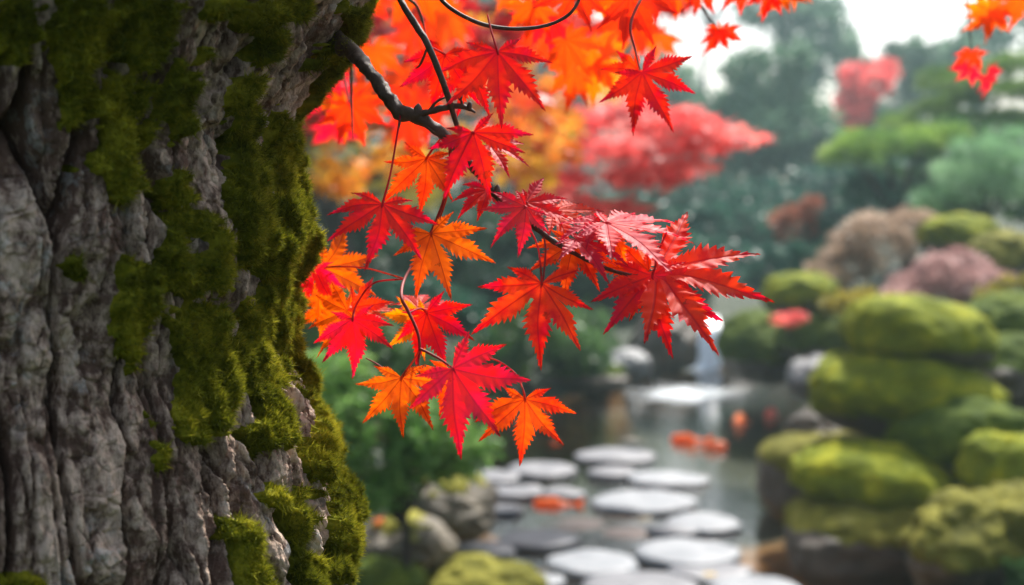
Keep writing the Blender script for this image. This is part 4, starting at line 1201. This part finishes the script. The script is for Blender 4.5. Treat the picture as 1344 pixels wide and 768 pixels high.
# fallen leaves
def fallen(px, py, Y, s, col, label, z=None):
    o = bpy.data.objects.new('fallen_leaf', LOW[1]); COL.objects.link(o)
    c = at(px, py, Y) if z is None else onz(px, py, z)
    o.location = c; o.scale = (s, s, s); o.rotation_euler = (R(rng.uniform(-12, 12)), R(rng.uniform(-12, 12)), rng.uniform(0, 6)); o.color = (*col, 1)
    tag(o, label, 'leaf')
    return o
fallen(1194, 405, 6.4, .075, (.8, .25, .25), 'pink fallen leaf lying on top of the uppermost mossy boulder')
fallen(932, 757, None, .07, (.7, .45, .03), 'yellow leaf floating by the dull front stone', .012)
fallen(502, 682, 5.2, .05, (.85, .15, .01), 'orange fallen leaf on the olive brown bank boulder')
fallen(730, 580, None, .05, (.8, .1, .02), 'red leaf floating left of the farthest stepping stone', .010)

# ------------------------------------------------------------------ planting, near to far
bushy('leafy_shrub', 'bright green leafy shrub on the left bank beside the trunk', 'shrub',
      [(430, 520, 4.9, 70, 70, .35), (500, 560, 4.8, 85, 75, .4), (560, 600, 4.9, 60, 50, .3), (465, 640, 4.7, 60, 44, .25), (500, 650, 4.9, 44, 26, .2), (560, 560, 4.7, 50, 46, .3), (610, 590, 4.8, 40, 30, .2), (605, 605, 5.0, 40, 26, .2), (420, 610, 4.8, 60, 80, .3), (590, 570, 5.3, 40, 35, .2)],
      M['f_bright'], .05, .62, seed=1, up=.9, trunk_r=.02, tname='stem')
bushy('low_shrub', 'small dark green shrub in the bottom right corner', 'shrub', [(1345, 765, 4.9, 30, 40, .12)], M['f_green'], .03, .5, seed=2, tname='stem', trunk_r=.008)
bushy('round_shrub', 'clipped round green shrub behind the lower left maple leaves', 'shrub', [(545, 405, 9.2, 75, 42, .5), (600, 420, 9.4, 50, 34, .4)], M['f_teal'], .06, .6, seed=3, tname='stem', trunk_r=.04)
bushy('dark_shrub', 'dark spreading shrub overhanging the far left of the pond', 'shrub', [(690, 440, 11, 90, 55, .7), (755, 465, 11.2, 58, 40, .5), (640, 480, 10.8, 70, 40, .5), (600, 520, 10.3, 60, 40, .5), (770, 440, 11.6, 50, 50, .5)], M['f_green'], .07, .5, seed=4, tname='stem', trunk_r=.05)
bushy('dark_shrub', 'low dark shrub behind the bright leafy shrub on the left bank', 'shrub', [(450, 440, 8, 100, 60, .5), (380, 400, 8.5, 90, 80, .5), (520, 480, 8, 70, 40, .4)], M['f_green'], .06, .5, seed=5, tname='stem', trunk_r=.04)
bushy('dark_evergreen', 'dark evergreen mass behind the tip of the sharp branch', 'tree', [(720, 350, 16, 110, 70, 1.2), (830, 370, 17, 90, 70, 1.2), (640, 330, 15.5, 100, 80, 1.2), (860, 430, 17, 60, 50, 1)], M['f_dark'], .12, .5, seed=6, trunk_r=.12)
bushy('dark_evergreen', 'dark evergreen behind the trunk edge and the hanging crimson leaf', 'tree', [(470, 330, 13.5, 100, 70, 1.0), (380, 300, 13.5, 90, 90, 1.0), (560, 350, 14, 80, 60, 1)], M['f_dark'], .11, .5, seed=7, trunk_r=.12)
bushy('olive_tree', 'olive yellow tree in soft light behind the orange maple', 'tree', [(430, 210, 11.8, 80, 60, .9), (520, 250, 12, 80, 40, .9), (370, 160, 11.8, 80, 80, .8)], M['f_olive'], .09, .3, seed=8, trunk_r=.12)

bushy('orange_maple', 'orange and yellow maple behind the upper branch', 'tree',
      [(620, 100, 4.4, 70, 60, .4), (700, 150, 4.5, 70, 50, .4), (560, 130, 4.6, 60, 60, .4), (480, 160, 4.6, 50, 30, .3), (700, 200, 4.3, 60, 26, .3), (560, 40, 4.4, 90, 60, .4)],
      M['f_orange'], .055, .13, T_STAR, seed=9, up=.6, trunk_base=(-2.3, 4.9, .3), topp=at(250, 120, 4.8), trunk_r=.03, shell=.2, cname='crown', bottom=-1)
bushy('yellow_maple', 'yellow maple glowing between the orange and the pink one', 'tree',
      [(730, 170, 5.6, 45, 38, .35), (660, 60, 5.6, 80, 60, .4), (790, 110, 5.8, 45, 45, .35), (620, 200, 5.6, 50, 40, .35), (520, 215, 5.7, 50, 34, .35), (450, 235, 5.8, 46, 30, .3), (690, 225, 5.6, 50, 30, .3), (430, 175, 5.8, 46, 30, .3)],
      M['f_yellow'], .06, .16, T_STAR, seed=10, up=.6, trunk_base=(-2.2, 6.1, .3), topp=at(260, 120, 6.0), trunk_r=.03, shell=.2, cname='crown', bottom=-1)
bushy('red_maple', 'red maple filling the top behind the sharp branch', 'tree',
      [(560, 20, 3.6, 110, 50, .4), (720, 20, 3.8, 110, 46, .4), (450, 60, 3.7, 60, 60, .3), (430, 150, 4.0, 40, 40, .3), (850, 10, 3.9, 60, 30, .3), (650, 60, 3.9, 60, 40, .3)],
      M['f_red'], .06, .085, T_STAR, seed=11, up=.6, trunk_base=(-2.0, 4.0, .3), topp=at(240, 40, 3.9), trunk_r=.03, shell=.2, cname='crown', bottom=-1)
bushy('pink_maple', 'pink red maple spreading to the right in flat sprays over the pond', 'tree',
      [(780, 200, 7.6, 90, 45, .6), (860, 190, 7.7, 80, 38, .6), (930, 185, 7.7, 55, 24, .5), (970, 186, 7.7, 34, 15, .4), (850, 235, 7.6, 60, 24, .5), (730, 250, 7.6, 70, 40, .5), (830, 150, 7.8, 70, 26, .4), (900, 160, 7.8, 50, 20, .4), (890, 222, 7.7, 50, 14, .4), (640, 210, 7.8, 80, 60, .5), (720, 160, 7.8, 80, 40, .5), (800, 275, 7.6, 50, 16, .4)],
      M['f_pinkred'], .065, .24, T_STAR, seed=12, up=1.5, trunk_base=(-1.9, 8.0, .3), topp=at(330, 200, 7.9), trunk_r=.018, shell=.25, cname='crown')
bushy('red_sprig', 'small red maple sprig on the mossy mound beyond the branch tip', 'shrub', [(1028, 419, 9.6, 28, 10, .12), (1048, 415, 9.6, 14, 6, .1)], M['f_pinkred'], .045, .5, T_STAR, seed=13, up=1.2, tname='stem', trunk_r=.01, sub=2, trunk_base=at(1035, 436, 9.9))

# right hillside
bushy('beige_shrub', 'beige tinged shrub in the middle of the right slope', 'shrub', [(1150, 320, 11.3, 62, 42, .5), (1110, 350, 11.2, 48, 28, .4), (1195, 300, 11.6, 40, 28, .4), (1090, 365, 11, 35, 18, .3)], M['f_beige'], .05, .55, seed=14, tname='stem', trunk_r=.03, outward=True)
bushy('pinkish_shrub', 'dusty pink shrub directly behind the top boulder of the stack', 'shrub', [(1240, 372, 9.4, 66, 32, .4), (1290, 385, 9.2, 55, 28, .4), (1190, 392, 9.3, 36, 16, .3), (1265, 350, 9.6, 36, 20, .3)], M['f_pinkish'], .045, .55, seed=15, tname='stem', trunk_r=.03, outward=True)
bushy('beige_shrub', 'small rust and beige shrub left of the larger beige one', 'shrub', [(1048, 300, 14, 36, 26, .4), (1062, 272, 14, 14, 12, .25)], M['f_rust'], .055, .5, seed=16, tname='stem', trunk_r=.03, outward=True)
bushy('teal_shrub', 'blue green round shrub under the clipped pine pad', 'shrub', [(1140, 255, 15, 56, 30, .6), (1090, 320, 14, 45, 36, .5), (1065, 345, 13.5, 30, 26, .4)], M['f_teal'], .08, .6, seed=17, tname='stem', trunk_r=.05)
bushy('mint_pine', 'pale green soft-needled pine at the right edge', 'tree', [(1290, 205, 12.5, 56, 20, .4), (1330, 225, 12.5, 60, 30, .5), (1260, 230, 12.6, 42, 18, .4), (1300, 250, 12.4, 60, 22, .4), (1225, 262, 12.7, 36, 16, .3), (1340, 190, 12.8, 40, 22, .4)], M['f_mint'], .10, .55, T_NEED, seed=18, trunk_r=.06, outward=True)
def pads(name, label, P, mat, seed, base, tr):
    return bushy(name, label, 'tree', P, mat, .10, .75, T_NEED, seed=seed, trunk_base=base, trunk_r=tr, outward=True, bottom=-.25, sub=6)
b1 = at(1190, 300, 14.8); b1[2] = ground_h(b1[0], b1[1])
pads('clipped_pine', 'clipped pine with a broad flat pad on the right slope', [(1165, 200, 14.5, 84, 30, .8), (1215, 188, 14.6, 50, 24, .6), (1115, 210, 14.5, 36, 22, .5)], M['f_pad'], 19, b1, .09)
b2 = at(1290, 300, 18.5); b2[2] = ground_h(b2[0], b2[1])
pads('clipped_pine', 'taller clipped pine with stacked pads at the upper right', [(1250, 112, 18, 58, 18, .7), (1310, 130, 18, 70, 24, .8), (1225, 150, 18.2, 50, 18, .6), (1300, 165, 18, 80, 24, .8), (1330, 95, 18.4, 50, 20, .6), (1180, 165, 18.4, 30, 14, .5)], M['f_pine'], 20, b2, .11)
bushy('green_shrub', 'dark green shrub filling the slope under the tall clipped pine', 'shrub', [(1270, 200, 17, 90, 50, .8), (1200, 240, 16.8, 60, 30, .6), (1330, 270, 14.5, 60, 40, .5), (1230, 280, 13, 50, 20, .4)], M['f_green'], .10, .5, seed=21, tname='stem', trunk_r=.06)
bushy('low_shrub', 'olive green shrub between the stack and the pink shrub at the right edge', 'shrub', [(1330, 385, 8.4, 40, 22, .3), (1180, 410, 9, 50, 20, .3), (1130, 400, 10, 50, 24, .3)], M['f_olive'], .045, .5, seed=22, tname='stem', trunk_r=.02)

# middle and far trees
bushy('dark_hedge', 'long dark hedge behind the left far shore of the pond', 'hedge', [(560, 400, 14.6, 120, 60, .8), (700, 370, 15, 110, 60, .8), (800, 400, 15.4, 90, 60, .8), (880, 390, 15.8, 60, 50, .7)], M['f_dark'], .09, .6, seed=41, trunk_r=.08, tname='stem')
bushy('dark_evergreen', 'broad dark evergreen behind the hedge and the sharp branch', 'tree', [(600, 290, 20, 120, 60, 1.4), (740, 300, 21, 120, 50, 1.4), (860, 310, 22, 90, 50, 1.2)], M['f_dark'], .14, .6, seed=42, trunk_r=.15)
bushy('round_tree', 'tall rounded grey green tree standing in the mist', 'tree', [(1000, 170, 30, 88, 80, 2), (960, 210, 30, 60, 60, 1.6), (1050, 200, 30, 55, 60, 1.6), (1010, 105, 30, 62, 50, 1.5), (935, 160, 31, 45, 45, 1.3)], M['f_mist'], .22, .5, seed=23, trunk_r=.25)
bushy('layered_evergreen', 'low layered evergreen across the pond below the misty tree', 'tree', [(940, 300, 21, 80, 28, 1), (960, 340, 20, 90, 30, 1), (900, 270, 23, 60, 36, 1), (1010, 310, 21, 50, 34, 1), (960, 380, 18, 70, 36, .8), (1020, 360, 17, 45, 30, .7)], M['f_teal'], .15, .55, seed=24, trunk_r=.12)
bushy('far_maple', 'hazy red maple far behind between misty trees', 'tree', [(1140, 110, 34, 38, 30, 1.4), (1120, 150, 34, 34, 28, 1.2), (1160, 95, 34, 24, 18, 1)], M['f_pinkred'], .2, .5, T_STAR, seed=25, trunk_r=.2)
bushy('misty_tree', 'misty green tree behind the far maple', 'tree', [(1130, 200, 38, 80, 70, 2), (1210, 120, 40, 60, 50, 2), (1180, 190, 38, 70, 60, 2), (1250, 90, 40, 40, 30, 2), (1190, 75, 40, 30, 24, 2)], M['f_mist'], .28, .5, seed=26, trunk_r=.25)
bushy('misty_tree', 'pale tall misty tree at the top middle right', 'tree', [(1060, 40, 56, 70, 60, 3), (1020, 10, 56, 60, 50, 3), (1090, 90, 56, 50, 60, 3)], M['f_mist'], .4, .4, seed=27, trunk_r=.3)
bushy('misty_tree', 'pale misty tree at the upper right corner', 'tree', [(1280, 70, 50, 50, 40, 3), (1340, 30, 50, 60, 60, 3), (1230, 100, 50, 50, 30, 2)], M['f_mist'], .4, .4, seed=28, trunk_r=.3)
bushy('misty_tree', 'misty tree behind the pink maple', 'tree', [(880, 150, 48, 60, 60, 3), (830, 90, 48, 60, 60, 3), (760, 40, 48, 80, 70, 3), (910, 220, 44, 60, 60, 3)], M['f_mist'], .35, .4, seed=29, trunk_r=.3)
bushy('misty_tree', 'misty tree behind the orange maple', 'tree', [(640, 60, 45, 90, 80, 3), (560, 130, 45, 90, 90, 3), (700, 160, 45, 90, 90, 3), (460, 100, 45, 100, 100, 3)], M['f_mist'], .35, .4, seed=30, trunk_r=.3)
bushy('dark_evergreen', 'blue green evergreens at the foot of the tall misty tree', 'tree', [(900, 265, 25, 80, 50, 1.4), (1000, 275, 25, 80, 46, 1.4), (1080, 262, 25.5, 60, 50, 1.4), (1170, 250, 26, 60, 50, 1.4)], M['f_teal'], .17, .6, seed=43, trunk_r=.15)
bushy('misty_tree', 'added tall trees with unseen crowns that darken the pond reflections', 'tree', [(760, -90, 46, 120, 70, 3), (900, -110, 47, 110, 70, 3), (1040, -130, 48, 110, 70, 3), (1180, -140, 47, 110, 60, 3), (900, -230, 46, 160, 70, 3), (1100, -250, 46, 160, 70, 3), (650, -180, 46, 140, 90, 3)], M['f_dark'], .30, .7, seed=44, trunk_r=.1)  # crowns added out of view so the water reflects less sky
bushy('dark_evergreen', 'evergreens of the left bank hidden behind the big trunk', 'tree', [(-500, 250, 12, 220, 160, 1.4), (-150, 240, 13, 220, 160, 1.4), (150, 260, 13, 160, 150, 1.3), (-850, 240, 12, 220, 180, 1.4)], M['f_green'], .13, .35, seed=45, trunk_r=.12)
bushy('low_shrub', 'low shrubs of the left bank hidden behind the big trunk', 'shrub', [(50, 460, 8, 150, 80, .6), (-250, 470, 7.5, 150, 90, .6), (250, 450, 9, 100, 70, .5)], M['f_green'], .07, .4, seed=46, trunk_r=.03, tname='stem')
# a far wood closing the view
g = np.random.default_rng(77); b = Buf()
for i in range(60):
    x = g.uniform(-34, 34); y = g.uniform(62, 74); h = g.uniform(3.2, 5.6)
    Pp, D = clump_points(np.array([x, y, 2.2 + h * .45]), np.array([g.uniform(1.6, 2.8), 1.6, h * .55]), 420, g, .4, bottom=-1)
    V, F, a = scatter(Pp, .5, T_OVAL, g); b.add(V, F, a)
fw = link('far_wood', mesh_np('far_wood', b.V(), b.F(), M['f_teal'], False, {'rnd': b.A()}))
tag(fw, kind='stuff')

# ------------------------------------------------------------------ haze
m, nt, p, o = new_mat('haze_air'); nt.nodes.remove(p)
pv = N(nt, 'ShaderNodeVolumePrincipled'); pv.inputs['Color'].default_value = (.64, .90, .95, 1); pv.inputs['Density'].default_value = .0021; pv.inputs['Anisotropy'].default_value = .35
L(nt, pv.outputs[0], o.inputs['Volume'])
x0, x1, y0, y1, z0, z1 = -45, 45, -12, 82, -2.0, 19.0
V = np.array([(x, y, z) for z in (z0, z1) for y in (y0, y1) for x in (x0, x1)])
F = np.array([(0, 2, 3, 1), (4, 5, 7, 6), (0, 1, 5, 4), (2, 6, 7, 3), (0, 4, 6, 2), (1, 3, 7, 5)])
hz = link('haze', mesh_np('haze', V, F, m, False)); tag(hz, kind='stuff')
